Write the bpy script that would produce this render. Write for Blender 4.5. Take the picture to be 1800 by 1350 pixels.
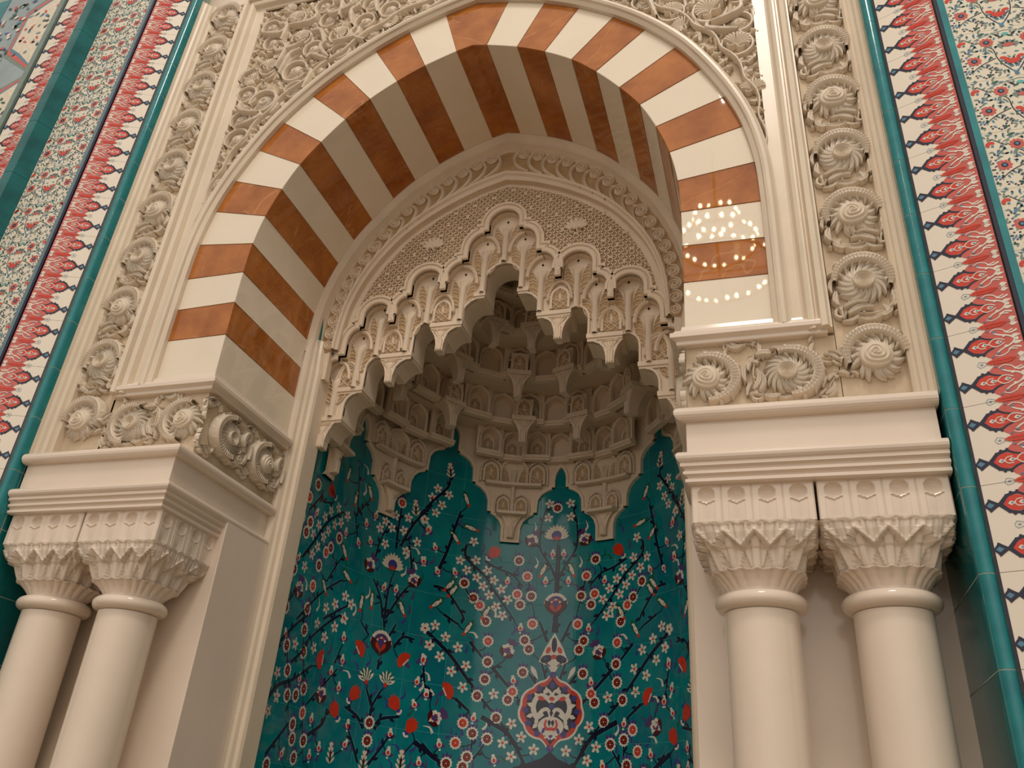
import bpy, math, random, json
from mathutils import Vector, Matrix
from mathutils.geometry import tessellate_polygon
random.seed(7)
PI = math.pi
sin, cos = math.sin, math.cos
for o in list(bpy.data.objects):
    bpy.data.objects.remove(o, do_unlink=True)
SC = bpy.context.scene
COL = SC.collection

# ------------------------------------------------------------------ camera
R3 = [[0.9561000121760522, 0.28473999638393316, 0.06925244527257146],
      [-0.07930185506446466, 0.4789141550584522, -0.8742725249417275],
      [-0.2821063319039248, 0.8304001243641084, 0.4804702394069648]]
cd = bpy.data.cameras.new('camera')
cam = bpy.data.objects.new('camera', cd)
COL.objects.link(cam)
cd.sensor_width = 36.0
cd.lens = 1439.07 / 1800 * 36.0
cd.clip_start = 0.05
M = Matrix(((R3[0][0], -R3[1][0], -R3[2][0], 1.22319),
            (R3[0][1], -R3[1][1], -R3[2][1], -2.55288),
            (R3[0][2], -R3[1][2], -R3[2][2], 0.38148),
            (0, 0, 0, 1)))
cam.matrix_world = M
SC.camera = cam

# ------------------------------------------------------------------ view and world
SC.view_settings.view_transform = 'Standard'
SC.view_settings.look = 'None'
SC.view_settings.gamma = 1.0
SC.view_settings.use_curve_mapping = False
SC.view_settings.exposure = 0.0
W = bpy.data.worlds.new('hall_air')
SC.world = W
W.use_nodes = True
wb = W.node_tree.nodes['Background']
# soft warm hall: bright dome overhead, dimmer towards the horizon
_nt = W.node_tree
_tc = _nt.nodes.new('ShaderNodeTexCoord'); _sx = _nt.nodes.new('ShaderNodeSeparateXYZ'); _rp = _nt.nodes.new('ShaderNodeValToRGB')
_nt.links.new(_tc.outputs['Generated'], _sx.inputs['Vector']); _nt.links.new(_sx.outputs['Z'], _rp.inputs['Fac'])
_rp.color_ramp.elements[0].position = 0.0; _rp.color_ramp.elements[0].color = (0.68, 0.612, 0.552, 1)
_rp.color_ramp.elements[1].position = 0.75; _rp.color_ramp.elements[1].color = (0.92, 0.83, 0.748, 1)
_nt.links.new(_rp.outputs['Color'], wb.inputs['Color'])
# added frontal fill: world brightened towards -Y to lift the muqarnas
def _m(op, a, b=None):
    n = _nt.nodes.new('ShaderNodeMath'); n.operation = op
    for i, v in enumerate((a, b)):
        if v is None: continue
        if isinstance(v, (int, float)): n.inputs[i].default_value = v
        else: _nt.links.new(v, n.inputs[i])
    return n.outputs[0]
_f = _m('POWER', _m('MAXIMUM', _m('ADD', _m('MULTIPLY', _sx.outputs['Y'], -0.95), _m('MULTIPLY', _sx.outputs['Z'], 0.31)), 0.0), 4.0)
_nt.links.new(_m('ADD', _m('MULTIPLY', _f, 1.25), 0.52), wb.inputs['Strength'])

def area(name, loc, target, size, energy, color, sy=None):
    l = bpy.data.lights.new(name, 'AREA')
    l.size = size
    if sy:
        l.shape = 'RECTANGLE'; l.size_y = sy
    l.energy = energy; l.color = color
    o = bpy.data.objects.new(name, l)
    COL.objects.link(o)
    o.location = loc
    d = Vector(target) - Vector(loc)
    o.rotation_euler = d.to_track_quat('-Z', 'Y').to_euler()
    return o
# added key lamp, unseen high behind the viewer, placed clear of glossy reflections
area('added_key_light', (1.7, -4.6, 9.6), (0, 0.3, 2.4), 1.7, 250, (1.0, 0.905, 0.81))

# ------------------------------------------------------------------ materials
def hexrgb(r, g, b):
    f = lambda c: ((c / 255) / 12.92) if c / 255 <= 0.04045 else (((c / 255) + 0.055) / 1.055) ** 2.4
    return (f(r), f(g), f(b), 1)
def mat(name, col, rough=0.5, spec=0.5, var=0.0, scale=6.0, col2=None, bump=0.0, bscale=60.0, vein=None, coat=0.0):
    m = bpy.data.materials.new(name); m.use_nodes = True
    nt = m.node_tree; b = nt.nodes['Principled BSDF']
    b.inputs['Roughness'].default_value = rough
    b.inputs['Specular IOR Level'].default_value = spec
    b.inputs['Coat Weight'].default_value = coat
    b.inputs['Coat Roughness'].default_value = 0.04
    tc = nt.nodes.new('ShaderNodeTexCoord')
    n = nt.nodes.new('ShaderNodeTexNoise'); n.inputs['Scale'].default_value = scale
    n.inputs['Detail'].default_value = 5; n.inputs['Roughness'].default_value = 0.6
    nt.links.new(tc.outputs['Object'], n.inputs['Vector'])
    r = nt.nodes.new('ShaderNodeValToRGB')
    c2 = col2 or tuple(min(1, c * (1 - var)) for c in col[:3]) + (1,)
    c1 = col if col2 else tuple(min(1, c * (1 + var * 0.6)) for c in col[:3]) + (1,)
    r.color_ramp.elements[0].position = 0.32; r.color_ramp.elements[0].color = c2
    r.color_ramp.elements[1].position = 0.68; r.color_ramp.elements[1].color = c1
    nt.links.new(n.outputs['Fac'], r.inputs['Fac'])
    out = r.outputs['Color']
    if vein:
        n2 = nt.nodes.new('ShaderNodeTexNoise'); n2.inputs['Scale'].default_value = 1.1
        n2.inputs['Detail'].default_value = 3; n2.inputs['Distortion'].default_value = 1.6
        nt.links.new(tc.outputs['Object'], n2.inputs['Vector'])
        r2 = nt.nodes.new('ShaderNodeValToRGB'); e = r2.color_ramp.elements
        e[0].position = 0.497; e[0].color = (0, 0, 0, 1)
        e[1].position = 0.5; e[1].color = (0.22, 0.22, 0.22, 1)
        e2 = e.new(0.503); e2.color = (0, 0, 0, 1)
        nt.links.new(n2.outputs['Fac'], r2.inputs['Fac'])
        mx = nt.nodes.new('ShaderNodeMixRGB'); mx.inputs['Color2'].default_value = vein
        nt.links.new(r2.outputs['Color'], mx.inputs['Fac'])
        nt.links.new(out, mx.inputs['Color1']); out = mx.outputs['Color']
    nt.links.new(out, b.inputs['Base Color'])
    if bump:
        nb = nt.nodes.new('ShaderNodeTexNoise'); nb.inputs['Scale'].default_value = bscale
        nb.inputs['Detail'].default_value = 3
        nt.links.new(tc.outputs['Object'], nb.inputs['Vector'])
        bp = nt.nodes.new('ShaderNodeBump'); bp.inputs['Strength'].default_value = bump
        bp.inputs['Distance'].default_value = 0.01
        nt.links.new(nb.outputs['Fac'], bp.inputs['Height'])
        nt.links.new(bp.outputs['Normal'], b.inputs['Normal'])
    return m
MARBLE = mat('polished_cream_marble', hexrgb(228, 212, 194), 0.12, 0.5, 0.05, 2.5)
VMARB = mat('white_voussoir_marble', hexrgb(232, 219, 197), 0.025, 0.5, 0.04, 3)
STONE = mat('cream_moulding_stone', hexrgb(222, 207, 184), 0.3, 0.45, 0.06, 5)
CARVE = mat('carved_cream_stone', hexrgb(219, 204, 182), 0.42, 0.4, 0.08, 9, bump=0.05)
CARVEB = mat('carved_stone_ground', hexrgb(205, 186, 158), 0.6, 0.3, 0.12, 14)
ORANGE = mat('orange_marble', hexrgb(186, 116, 52), 0.025, 0.5, 0, 6.0, hexrgb(148, 82, 28), vein=hexrgb(232, 190, 130))
PLAST = mat('muqarnas_plaster', hexrgb(222, 204, 180), 0.55, 0.35, 0.08, 5)
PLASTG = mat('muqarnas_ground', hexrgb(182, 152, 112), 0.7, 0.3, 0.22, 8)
DARKH = mat('hole_shade_paint', hexrgb(46, 34, 26), 0.9, 0.1, 0.1)  # dark colour for the shade inside holes that are not cut
TEAL = mat('teal_glaze', hexrgb(32, 138, 140), 0.12, 0.5, 0, 7, hexrgb(16, 112, 120), bump=0.04, bscale=16)
TEALD = mat('deep_teal_glaze', hexrgb(24, 116, 116), 0.14, 0.5, 0, 6, hexrgb(8, 86, 88), bump=0.04, bscale=16)
NICHE = mat('niche_teal_glaze', hexrgb(12, 136, 138), 0.08, 0.5, 0, 4, hexrgb(4, 110, 124), bump=0.05, bscale=9)
WHITET = mat('white_glazed_tile', hexrgb(232, 222, 204), 0.12, 0.5, 0.03, 4)
FLORT = mat('cream_floral_tile', hexrgb(226, 218, 196), 0.16, 0.5, 0.05, 10)
GROUT = mat('tile_grout', hexrgb(168, 178, 164), 0.8, 0.2, 0.2, 30)
NGROUT = mat('niche_grout', hexrgb(54, 158, 152), 0.5, 0.3, 0.2, 30)
def pm(n, r, g, b): return mat('painted_' + n, hexrgb(r, g, b), 0.12, 0.5, 0.12, 40)
PW = pm('white', 228, 220, 205); PR = pm('red', 208, 56, 28); PD = pm('oxblood', 74, 20, 22); PN = pm('navy', 18, 20, 48)
PB = pm('cobalt', 62, 62, 138); PG = pm('leaf_green', 30, 96, 74); PK = pm('coral', 202, 92, 80); PV = pm('violet', 84, 60, 112)
PLT = pm('pale_turquoise', 92, 176, 170); PC = pm('cream', 226, 214, 190); PGR = pm('grey_green', 118, 138, 128); PBL = pm('steel_blue', 82, 130, 156)
PAINT = [NICHE, PW, PR, PD, PN, PB, PG, PK, PV, PLT, PC, PGR, PBL, NGROUT]
W_, R_, D_, N_, B_, G_, K_, V_, T_, C_, Y_, S_, GR_ = range(1, 14)

# ------------------------------------------------------------------ mesh builder
class MB:
    def __init__(self): self.v = []; self.f = []; self.m = []; self.s = []
    def add(self, vs, fs, mi=0, sm=False):
        o = len(self.v); self.v += [tuple(p) for p in vs]
        for f in fs:
            self.f.append(tuple(i + o for i in f)); self.m.append(mi); self.s.append(sm)
    def mesh(self, name, mats):
        me = bpy.data.meshes.new(name); me.from_pydata(self.v, [], self.f)
        for m in mats: me.materials.append(m)
        me.polygons.foreach_set('material_index', self.m)
        me.polygons.foreach_set('use_smooth', self.s)
        me.update(); return me
    def build(self, name, mats, parent=None, loc=None, bevel=0):
        if not isinstance(mats, (list, tuple)): mats = [mats]
        return link(name, self.mesh(name, mats), parent, loc, bevel)
def link(name, me, parent=None, loc=None, bevel=0, mw=None):
    o = bpy.data.objects.new(name, me); COL.objects.link(o)
    if parent: o.parent = parent
    if mw is not None: o.matrix_local = mw
    elif loc: o.location = loc
    if bevel:
        b = o.modifiers.new('edge', 'BEVEL'); b.width = bevel; b.segments = 2; b.limit_method = 'ANGLE'; b.angle_limit = 0.7
    return o
def thing(name, label, cat, loc=(0, 0, 0), group=None):
    o = bpy.data.objects.new(name, None); COL.objects.link(o); o.location = loc
    o.empty_display_size = 0.1
    o['label'] = label; o['category'] = cat
    if group: o['group'] = group
    return o
def tag(o, label, cat, group=None):
    o['label'] = label; o['category'] = cat
    if group: o['group'] = group
    return o
def struct(o, label, cat='wall'):
    o['kind'] = 'structure'; o['label'] = label; o['category'] = cat; return o
def F(y0): return lambda u, v, h: (u, y0 - h, v)             # faces the viewer (-Y)
def FX(x0, s=1): return lambda u, v, h: (x0 + s * h, u, v)   # side face; s=+1 faces +X
XYZ = lambda u, v, h: (u, v, h)
def prism(mb, poly, h0, h1, T, mi=0, back=False):
    n = len(poly)
    tri = tessellate_polygon([[Vector((p[0], p[1], 0)) for p in poly]])
    vs = [T(p[0], p[1], h1) for p in poly] + [T(p[0], p[1], h0) for p in poly]
    fs = [tuple(t) for t in tri]
    if back: fs += [tuple(i + n for i in t) for t in tri]
    fs += [(i, (i + 1) % n, (i + 1) % n + n, i + n) for i in range(n)]
    mb.add(vs, fs, mi)
def flat(mb, poly, h, T, mi=0):
    mb.add([T(p[0], p[1], h) for p in poly], [tuple(range(len(poly)))], mi)
def box(mb, x0, x1, y0, y1, z0, z1, mi=0):
    v = [(x, y, z) for x in (x0, x1) for y in (y0, y1) for z in (z0, z1)]
    mb.add(v, [(0, 1, 3, 2), (4, 6, 7, 5), (0, 4, 5, 1), (2, 3, 7, 6), (0, 2, 6, 4), (1, 5, 7, 3)], mi)
def norms(path, closed=False):
    n = len(path); out = []
    for i in range(n):
        def dirn(a, b):
            d = (b[0] - a[0], b[1] - a[1]); l = math.hypot(*d) or 1e-9; return (d[0] / l, d[1] / l)
        ds = []
        if i > 0 or closed: ds.append(dirn(path[i - 1], path[i]))
        if i < n - 1 or closed: ds.append(dirn(path[i], path[(i + 1) % n]))
        nx = [(-d[1], d[0]) for d in ds]
        sx = sum(a[0] for a in nx); sy = sum(a[1] for a in nx); l = math.hypot(sx, sy) or 1e-9
        sx /= l; sy /= l; k = sx * nx[0][0] + sy * nx[0][1]
        k = max(k, 0.35); out.append((sx / k, sy / k))
    return out
def sweep(mb, path, prof, T, mi=0, closed=False, sm=False, caps=True):
    # prof: list of (offset to the left of the path, height)
    nn = norms(path, closed); n = len(path); k = len(prof); vs = []
    for (u, v), (a, b) in zip(path, nn):
        for (o, h) in prof: vs.append(T(u + a * o, v + b * o, h))
    fs = []
    for i in range(n if closed else n - 1):
        for j in range(k - 1):
            a = i * k + j; b = ((i + 1) % n) * k + j
            fs.append((a, b, b + 1, a + 1))
    mb.add(vs, fs, mi, sm)
    if caps and not closed:
        mb.add(vs[:k], [tuple(range(k))], mi); mb.add(vs[-k:], [tuple(range(k))], mi)
def grid(mb, nu, nv, fn, mi=0, sm=True, wrap=False):
    vs = [fn(i / (nu if wrap else nu - 1), j / (nv - 1)) for i in range(nu) for j in range(nv)]
    fs = []
    for i in range(nu if wrap else nu - 1):
        for j in range(nv - 1):
            a = i * nv + j; b = ((i + 1) % nu) * nv + j
            fs.append((a, b, b + 1, a + 1))
    mb.add(vs, fs, mi, sm)
def lathe(mb, prof, cx, cy, n=48, mi=0, sm=True):
    grid(mb, n, len(prof), lambda a, t: (cx + prof[round(t * (len(prof) - 1))][0] * cos(2 * PI * a), cy + prof[round(t * (len(prof) - 1))][0] * sin(2 * PI * a), prof[round(t * (len(prof) - 1))][1]), mi, sm, True)
def arc(cx, cy, r, a0, a1, n, ry=None):
    ry = ry or r
    return [(cx + r * cos(a0 + (a1 - a0) * i / n), cy + ry * sin(a0 + (a1 - a0) * i / n)) for i in range(n + 1)]
def smooth_path(p, n=8):
    out = []
    for i in range(len(p) - 1):
        a = p[max(i - 1, 0)]; b = p[i]; c = p[i + 1]; d = p[min(i + 2, len(p) - 1)]
        for k in range(n):
            t = k / n
            out.append(tuple(0.5 * ((2 * b[j]) + (-a[j] + c[j]) * t + (2 * a[j] - 5 * b[j] + 4 * c[j] - d[j]) * t * t + (-a[j] + 3 * b[j] - 3 * c[j] + d[j]) * t ** 3) for j in (0, 1)))
    out.append(tuple(p[-1][:2])); return out
def leaf(mb, path, wid, hgt, T, h0=0.0, vein=0.35, serr=0, m=7, mi=0, samt=0.3):
    # carved strip: raised, grooved along the vein, sides falling to h0
    nn = norms(path); n = len(path); vs = []
    for i, ((u, v), (a, b)) in enumerate(zip(path, nn)):
        t = i / (n - 1)
        w = wid(t) if callable(wid) else wid
        if serr:
            w *= 1 - samt * ((t * serr) % 1.0)
        hh = hgt(t) if callable(hgt) else hgt
        for j in range(m):
            s = -1 + 2 * j / (m - 1)
            z = math.sqrt(max(0, 1 - s * s)) if abs(s) < 1 else 0
            z = z * (1 - vein * math.exp(-(s / 0.28) ** 2))
            vs.append(T(u + a * w * s, v + b * w * s, h0 + hh * z))
    mb.add(vs, [(i * m + j, (i + 1) * m + j, (i + 1) * m + j + 1, i * m + j + 1) for i in range(n - 1) for j in range(m - 1)], mi, True)
def tube2(mb, path, r, T, h0=0, hr=None, mi=0, m=6):
    leaf(mb, path, r, hr or (r if not callable(r) else (lambda t: r(t) * 1.2)), T, h0, 0.0, 0, m, mi)
def copy_me(name, me, parent, mw, bevel=0):
    return link(name, me, parent, mw=mw, bevel=bevel)
def Fm(x, z, y, rot=0, s=1, mirror=False):
    # placement matrix of a relief part made for the front plane
    m = Matrix.Translation((x, y, z)) @ Matrix.Rotation(rot, 4, 'Y')
    if mirror: m = m @ Matrix.Scale(-1, 4, (1, 0, 0))
    return m @ Matrix.Scale(s, 4)

# ================================================================== THE SETTING
FZ = -1.22
b = MB(); box(b, -6, 6, -11, 3, FZ - 0.1, FZ)
struct(b.build('floor', mat('hall_carpet', hexrgb(176, 154, 126), 0.95, 0.1, 0.2, 20)), 'beige hall floor in front of the prayer niche', 'floor')

YC, NR = 1.2, 0.98            # the niche: half cylinder r 0.98 about (0, 1.2), short straight cheeks forward
HALF = PI / 2 * NR
def TN(u, v, h):
    a = abs(u)
    if a <= HALF:
        th = u / NR; r = NR - h
        return (r * sin(th), YC + r * cos(th), v)
    s = 1 if u > 0 else -1
    return (s * (NR - h - 0.02 * min(1, (a - HALF) / 0.5)), YC - (a - HALF), v)

# inner profile of the striped arch (x, z) and its outer edge, voussoir joint by joint from the crown down
AI = [(.081, 3.825), (.244, 3.764), (.387, 3.689), (.524, 3.595), (.642, 3.481), (.753, 3.347), (.843, 3.216), (.912, 3.066), (.965, 2.907), (.994, 2.743), (1.002, 2.578), (1.003, 2.408), (1.002, 2.235), (1.0, 2.035)]
AO = [(.170, 4.125), (.369, 4.051), (.547, 3.956), (.720, 3.835), (.869, 3.699), (1.006, 3.537), (1.11, 3.366), (1.201, 3.173), (1.263, 2.986), (1.298, 2.782), (1.307, 2.579), (1.308, 2.401), (1.308, 2.233), (1.308, 2.035)]
AP, OP = (0, 3.846), (0, 4.172)
D = 0.602
def half_curve(pts, apex, n=5):
    return smooth_path([apex] + pts, n)
ICUR = half_curve(AI, AP); OCUR = half_curve(AO, OP)
def full(c): return [(-x, z) for x, z in reversed(c[1:])] + list(c)
def offs(curve, d):
    nn = norms(curve); return [(x + a * d, z + b * d) for (x, z), (a, b) in zip(curve, nn)]

# wall mass behind and around the niche (never seen through, keeps light out)
b = MB()
box(b, -3.4, -1.02, 0.62, 2.6, FZ, 5.2); box(b, 1.02, 3.4, 0.62, 2.6, FZ, 5.2); box(b, -1.02, 1.02, 2.22, 2.6, FZ, 5.2); box(b, -1.02, 1.02, 0.62, 2.22, 3.95, 5.2)
struct(b.build('wall_core', MARBLE), 'solid masonry of the wall around the niche')

# niche tile wall
def make_niche():
    mb = MB(); us = [i * 0.0262 for i in range(-80, 81)]
    vs = [TN(u, z, 0) for u in us for z in (FZ, 0.5, 1.6, 2.9)]
    mb.add(vs, [(i * 4 + j, (i + 1) * 4 + j, (i + 1) * 4 + j + 1, i * 4 + j + 1) for i in range(160) for j in range(3)], 0, True)
    return mb

# ------------------------------------------------------------------ painted tile flowers (flat glaze drawing, inside the tile mesh)
H1, H2, H3, H4, H5, H6 = .0007, .0011, .0015, .0019, .0023, .0027
def ell(mb, u, v, ru, rv, h, T, mi, rot=0, n=10):
    c, s = cos(rot), sin(rot)
    flat(mb, [(u + c * ru * cos(2 * PI * i / n) - s * rv * sin(2 * PI * i / n), v + s * ru * cos(2 * PI * i / n) + c * rv * sin(2 * PI * i / n)) for i in range(n)], h, T, mi)
def drop(mb, u, v, l, w, a, h, T, mi, n=5):
    # pointed petal from (u,v) along angle a
    pts = []
    for i in range(n + 1):
        t = i / n; pts.append((t * l, w * sin(PI * t) ** 0.8 * (0.4 + t)))
    pts += [(x, -y) for x, y in reversed(pts[1:-1])]
    c, s = cos(a), sin(a)
    flat(mb, [(u + c * x - s * y, v + s * x + c * y) for x, y in pts], h, T, mi)
def stroke(mb, path, w0, w1, h, T, mi):
    nn = norms(path); n = len(path); L = []; Rr = []
    for i, ((u, v), (a, b)) in enumerate(zip(path, nn)):
        w = w0 + (w1 - w0) * i / (n - 1)
        L.append(T(u + a * w, v + b * w, h)); Rr.append(T(u - a * w, v - b * w, h))
    mb.add(L + Rr, [(i, i + 1, i + 1 + n, i + n) for i in range(n - 1)], mi)
def daisy(mb, u, v, T, r=.036, core=D_, dot=R_):
    for k in range(3): drop(mb, u, v, r * 1.6, r * .26, PI / 2 + (k - 1) * .5, H1, T, V_ if k != 1 else B_)
    pts = []
    for i in range(24):
        a = 2 * PI * i / 24; rr = r * (1.0 if i % 2 else .84); pts.append((u + rr * cos(a), v + rr * sin(a)))
    flat(mb, pts, H2, T, W_)
    ell(mb, u, v, r * .62, r * .62, H3, T, core, 0, 12)
    for k in range(6): ell(mb, u + r * .36 * cos(k * PI / 3), v + r * .36 * sin(k * PI / 3), r * .13, r * .13, H4, T, dot, 0, 6)
    ell(mb, u, v, r * .12, r * .12, H5, T, W_, 0, 6)
def blossom(mb, u, v, T, a=0, r=.03):
    for k in range(5):
        an = a + k * 2 * PI / 5
        drop(mb, u, v, r, r * .30, an, H2, T, W_, 4); ell(mb, u + r * .8 * cos(an), v + r * .8 * sin(an), r * .26, r * .26, H2, T, W_, 0, 7)
    ell(mb, u, v, r * .24, r * .24, H3, T, R_, 0, 7)
def bud(mb, u, v, T, a=PI / 2, r=.03):
    for d in (-.9, .9): drop(mb, u - r * .6 * cos(a), v - r * .6 * sin(a), r * 1.2, r * .36, a + d * 1.4, H1, T, V_)
    ell(mb, u, v, r * .52, r * .62, H2, T, W_, a - PI / 2, 9)
    ell(mb, u + r * .7 * cos(a), v + r * .7 * sin(a), r * .3, r * .34, H2, T, W_, a, 8)
    ell(mb, u - r * .12 * cos(a), v - r * .12 * sin(a), r * .3, r * .36, H3, T, R_, a - PI / 2, 8)
    ell(mb, u - r * .95 * cos(a), v - r * .95 * sin(a), r * .2, r * .24, H2, T, W_, a, 6)
def longbud(mb, u, v, T, a, r=.045):
    drop(mb, u - r * cos(a), v - r * sin(a), r * 2.7, r * .5, a, H1, T, G_)
    drop(mb, u - r * .7 * cos(a), v - r * .7 * sin(a), r * 1.7, r * .26, a, H2, T, W_)
    for d in (.5, 1.0): ell(mb, u + r * d * cos(a), v + r * d * sin(a), r * .26, r * .17, H2, T, W_, a + .8, 6)
    ell(mb, u - r * .6 * cos(a), v - r * .6 * sin(a), r * .24, r * .24, H3, T, R_, a, 7)
    ell(mb, u + r * .1 * cos(a), v + r * .1 * sin(a), r * .09, r * .09, H3, T, R_, a, 5)
def tulip(mb, u, v, T, a, r=.06):
    for d, l, w_ in ((0, 1.75, .22), (.20, 1.75, .20), (-.20, 1.75, .20), (.42, 1.45, .17), (-.42, 1.45, .17)):
        drop(mb, u - r * .7 * cos(a), v - r * .7 * sin(a), r * l, r * w_, a + d, H3, T, R_)
    for k in range(5):
        an = a + PI + (k - 2) * .5; ell(mb, u - r * .55 * cos(a) + r * .26 * cos(an), v - r * .55 * sin(a) + r * .26 * sin(an), r * .11, r * .11, H5, T, W_, 0, 6)
    ell(mb, u - r * .6 * cos(a), v - r * .6 * sin(a), r * .22, r * .28, H4, T, B_, a, 8)
def carnation(mb, u, v, T, a, r=.055):
    for k in range(7):
        an = a + (k - 3) * .42; ell(mb, u + r * .62 * cos(an), v + r * .62 * sin(an), r * .34, r * .26, H3, T, R_, an, 8)
    ell(mb, u + r * .3 * cos(a), v + r * .3 * sin(a), r * .5, r * .6, H3, T, R_, a, 9)
    for k in range(5): ell(mb, u - r * .05 * cos(a) + r * .18 * (k - 2) * -sin(a), v - r * .05 * sin(a) + r * .18 * (k - 2) * cos(a), r * .1, r * .09, H5, T, W_, 0, 6)
    drop(mb, u - r * .8 * cos(a), v - r * .8 * sin(a), r * .85, r * .26, a, H4, T, V_)
def fan(mb, u, v, T, a, r, cols, n=9, sp=1.25):
    for k in range(n):
        an = a + (k - (n - 1) / 2) * 2 * sp / (n - 1)
        drop(mb, u, v, r * (1 - .16 * abs(k - (n - 1) / 2) / n * 2), r * .13, an, H3, T, cols[k % len(cols)])
def palmette(mb, u, v, T, a, r=.075, kind='L'):
    c, s = cos(a), sin(a)
    if kind == 'L':
        ell(mb, u, v, r * .75, r * .55, H1, T, G_, a - PI / 2, 14)
        fan(mb, u - r * .35 * c, v - r * .35 * s, T, a, r * 1.25, [C_], 11, 1.3)
        ell(mb, u - r * .05 * c, v - r * .05 * s, r * .42, r * .4, H4, T, B_, a - PI / 2, 10)
        fan(mb, u - r * .4 * c, v - r * .4 * s, T, a, r * .45, [W_], 5, 1.2)
        ell(mb, u - r * .28 * c, v - r * .28 * s, r * .26, r * .16, H5, T, R_, a - PI / 2, 8)
    elif kind == 'P':
        for k in range(9):
            an = a + (k - 4) * .33; ell(mb, u + r * .66 * cos(an), v + r * .66 * sin(an), r * .23, r * .23, H2, T, W_, 0, 7)
        ell(mb, u + r * .2 * c, v + r * .2 * s, r * .58, r * .46, H3, T, V_, a - PI / 2, 12)
        for k in range(5):
            an = a + (k - 2) * .5; ell(mb, u + r * .34 * cos(an), v + r * .34 * sin(an), r * .12, r * .12, H4, T, W_ if k % 2 == 0 else R_, 0, 6)
        for sg in (-1, 1): 
            drop(mb, u - r * .75 * c, v - r * .75 * s, r * 1.35, r * .3, a + sg * .62, H4, T, D_); drop(mb, u - r * .5 * c, v - r * .5 * s, r * .7, r * .14, a + sg * .62, H5, T, R_)
    else:
        ell(mb, u, v, r * .62, r * .5, H2, T, W_, a - PI / 2, 10)
        for k in range(8):
            an = k * PI / 4; ell(mb, u + r * .46 * cos(an), v + r * .46 * sin(an), r * .18, r * .18, H2, T, W_, 0, 6)
        ell(mb, u, v, r * .36, r * .3, H3, T, V_, a - PI / 2, 9)
        for k in range(6): ell(mb, u + r * .3 * cos(k * PI / 3), v + r * .3 * sin(k * PI / 3), r * .08, r * .08, H4, T, R_ if k % 2 else W_, 0, 6)
        for sg in (-1, 1): drop(mb, u - r * .7 * c, v - r * .7 * s, r * 1.0, r * .22, a + sg * .75, H3, T, D_)
        for sg in (-1, 0, 1): drop(mb, u + r * .4 * c, v + r * .4 * s, r * .8, r * .2, a + sg * .6, H1, T, V_)
def flame(mb, u, v, T, a, r=.055):
    for k in range(4):
        for sg in (-1, 1):
            drop(mb, u + r * (.45 * k - .7) * cos(a), v + r * (.45 * k - .7) * sin(a), r * (.8 - .1 * k), r * .13, a + sg * (.75 - .1 * k), H3, T, C_)
    drop(mb, u, v, r * 1.2, r * .14, a, H3, T, C_); drop(mb, u - r * .8 * cos(a), v - r * .8 * sin(a), r * 1.4, r * .12, a, H4, T, D_)
    drop(mb, u - r * .3 * cos(a), v - r * .3 * sin(a), r * 1.7, r * .2, a - .2, H1, T, V_)
def thistle(mb, u, v, T, a, r=.06):
    drop(mb, u - r * .9 * cos(a), v - r * .9 * sin(a), r * 1.6, r * .5, a, H1, T, B_)
    fan(mb, u - r * .4 * cos(a), v - r * .4 * sin(a), T, a, r * 1.3, [W_, G_], 11, .95)
    ell(mb, u - r * .42 * cos(a), v - r * .42 * sin(a), r * .22, r * .2, H5, T, R_, a, 7)
def bigflat(mb, poly, h, T, mi, step=.022):
    # a large painted field cut into upright slices so that it follows the curved wall
    u0 = min(p[0] for p in poly); u1 = max(p[0] for p in poly); n = max(1, math.ceil((u1 - u0) / step))
    def cut(pl, lim, s):
        out = []
        for a, b in zip(pl, pl[1:] + pl[:1]):
            ia, ib = s * (a[0] - lim) >= 0, s * (b[0] - lim) >= 0
            if ia: out.append(a)
            if ia != ib:
                t = (lim - a[0]) / (b[0] - a[0]); out.append((lim, a[1] + (b[1] - a[1]) * t))
        return out
    for i in range(n):
        a, b = u0 + (u1 - u0) * i / n, u0 + (u1 - u0) * (i + 1) / n
        q = cut(list(poly), a, 1); q = cut(q, b, -1) if len(q) > 2 else q
        if len(q) > 2: flat(mb, q, h, T, mi)
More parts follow.
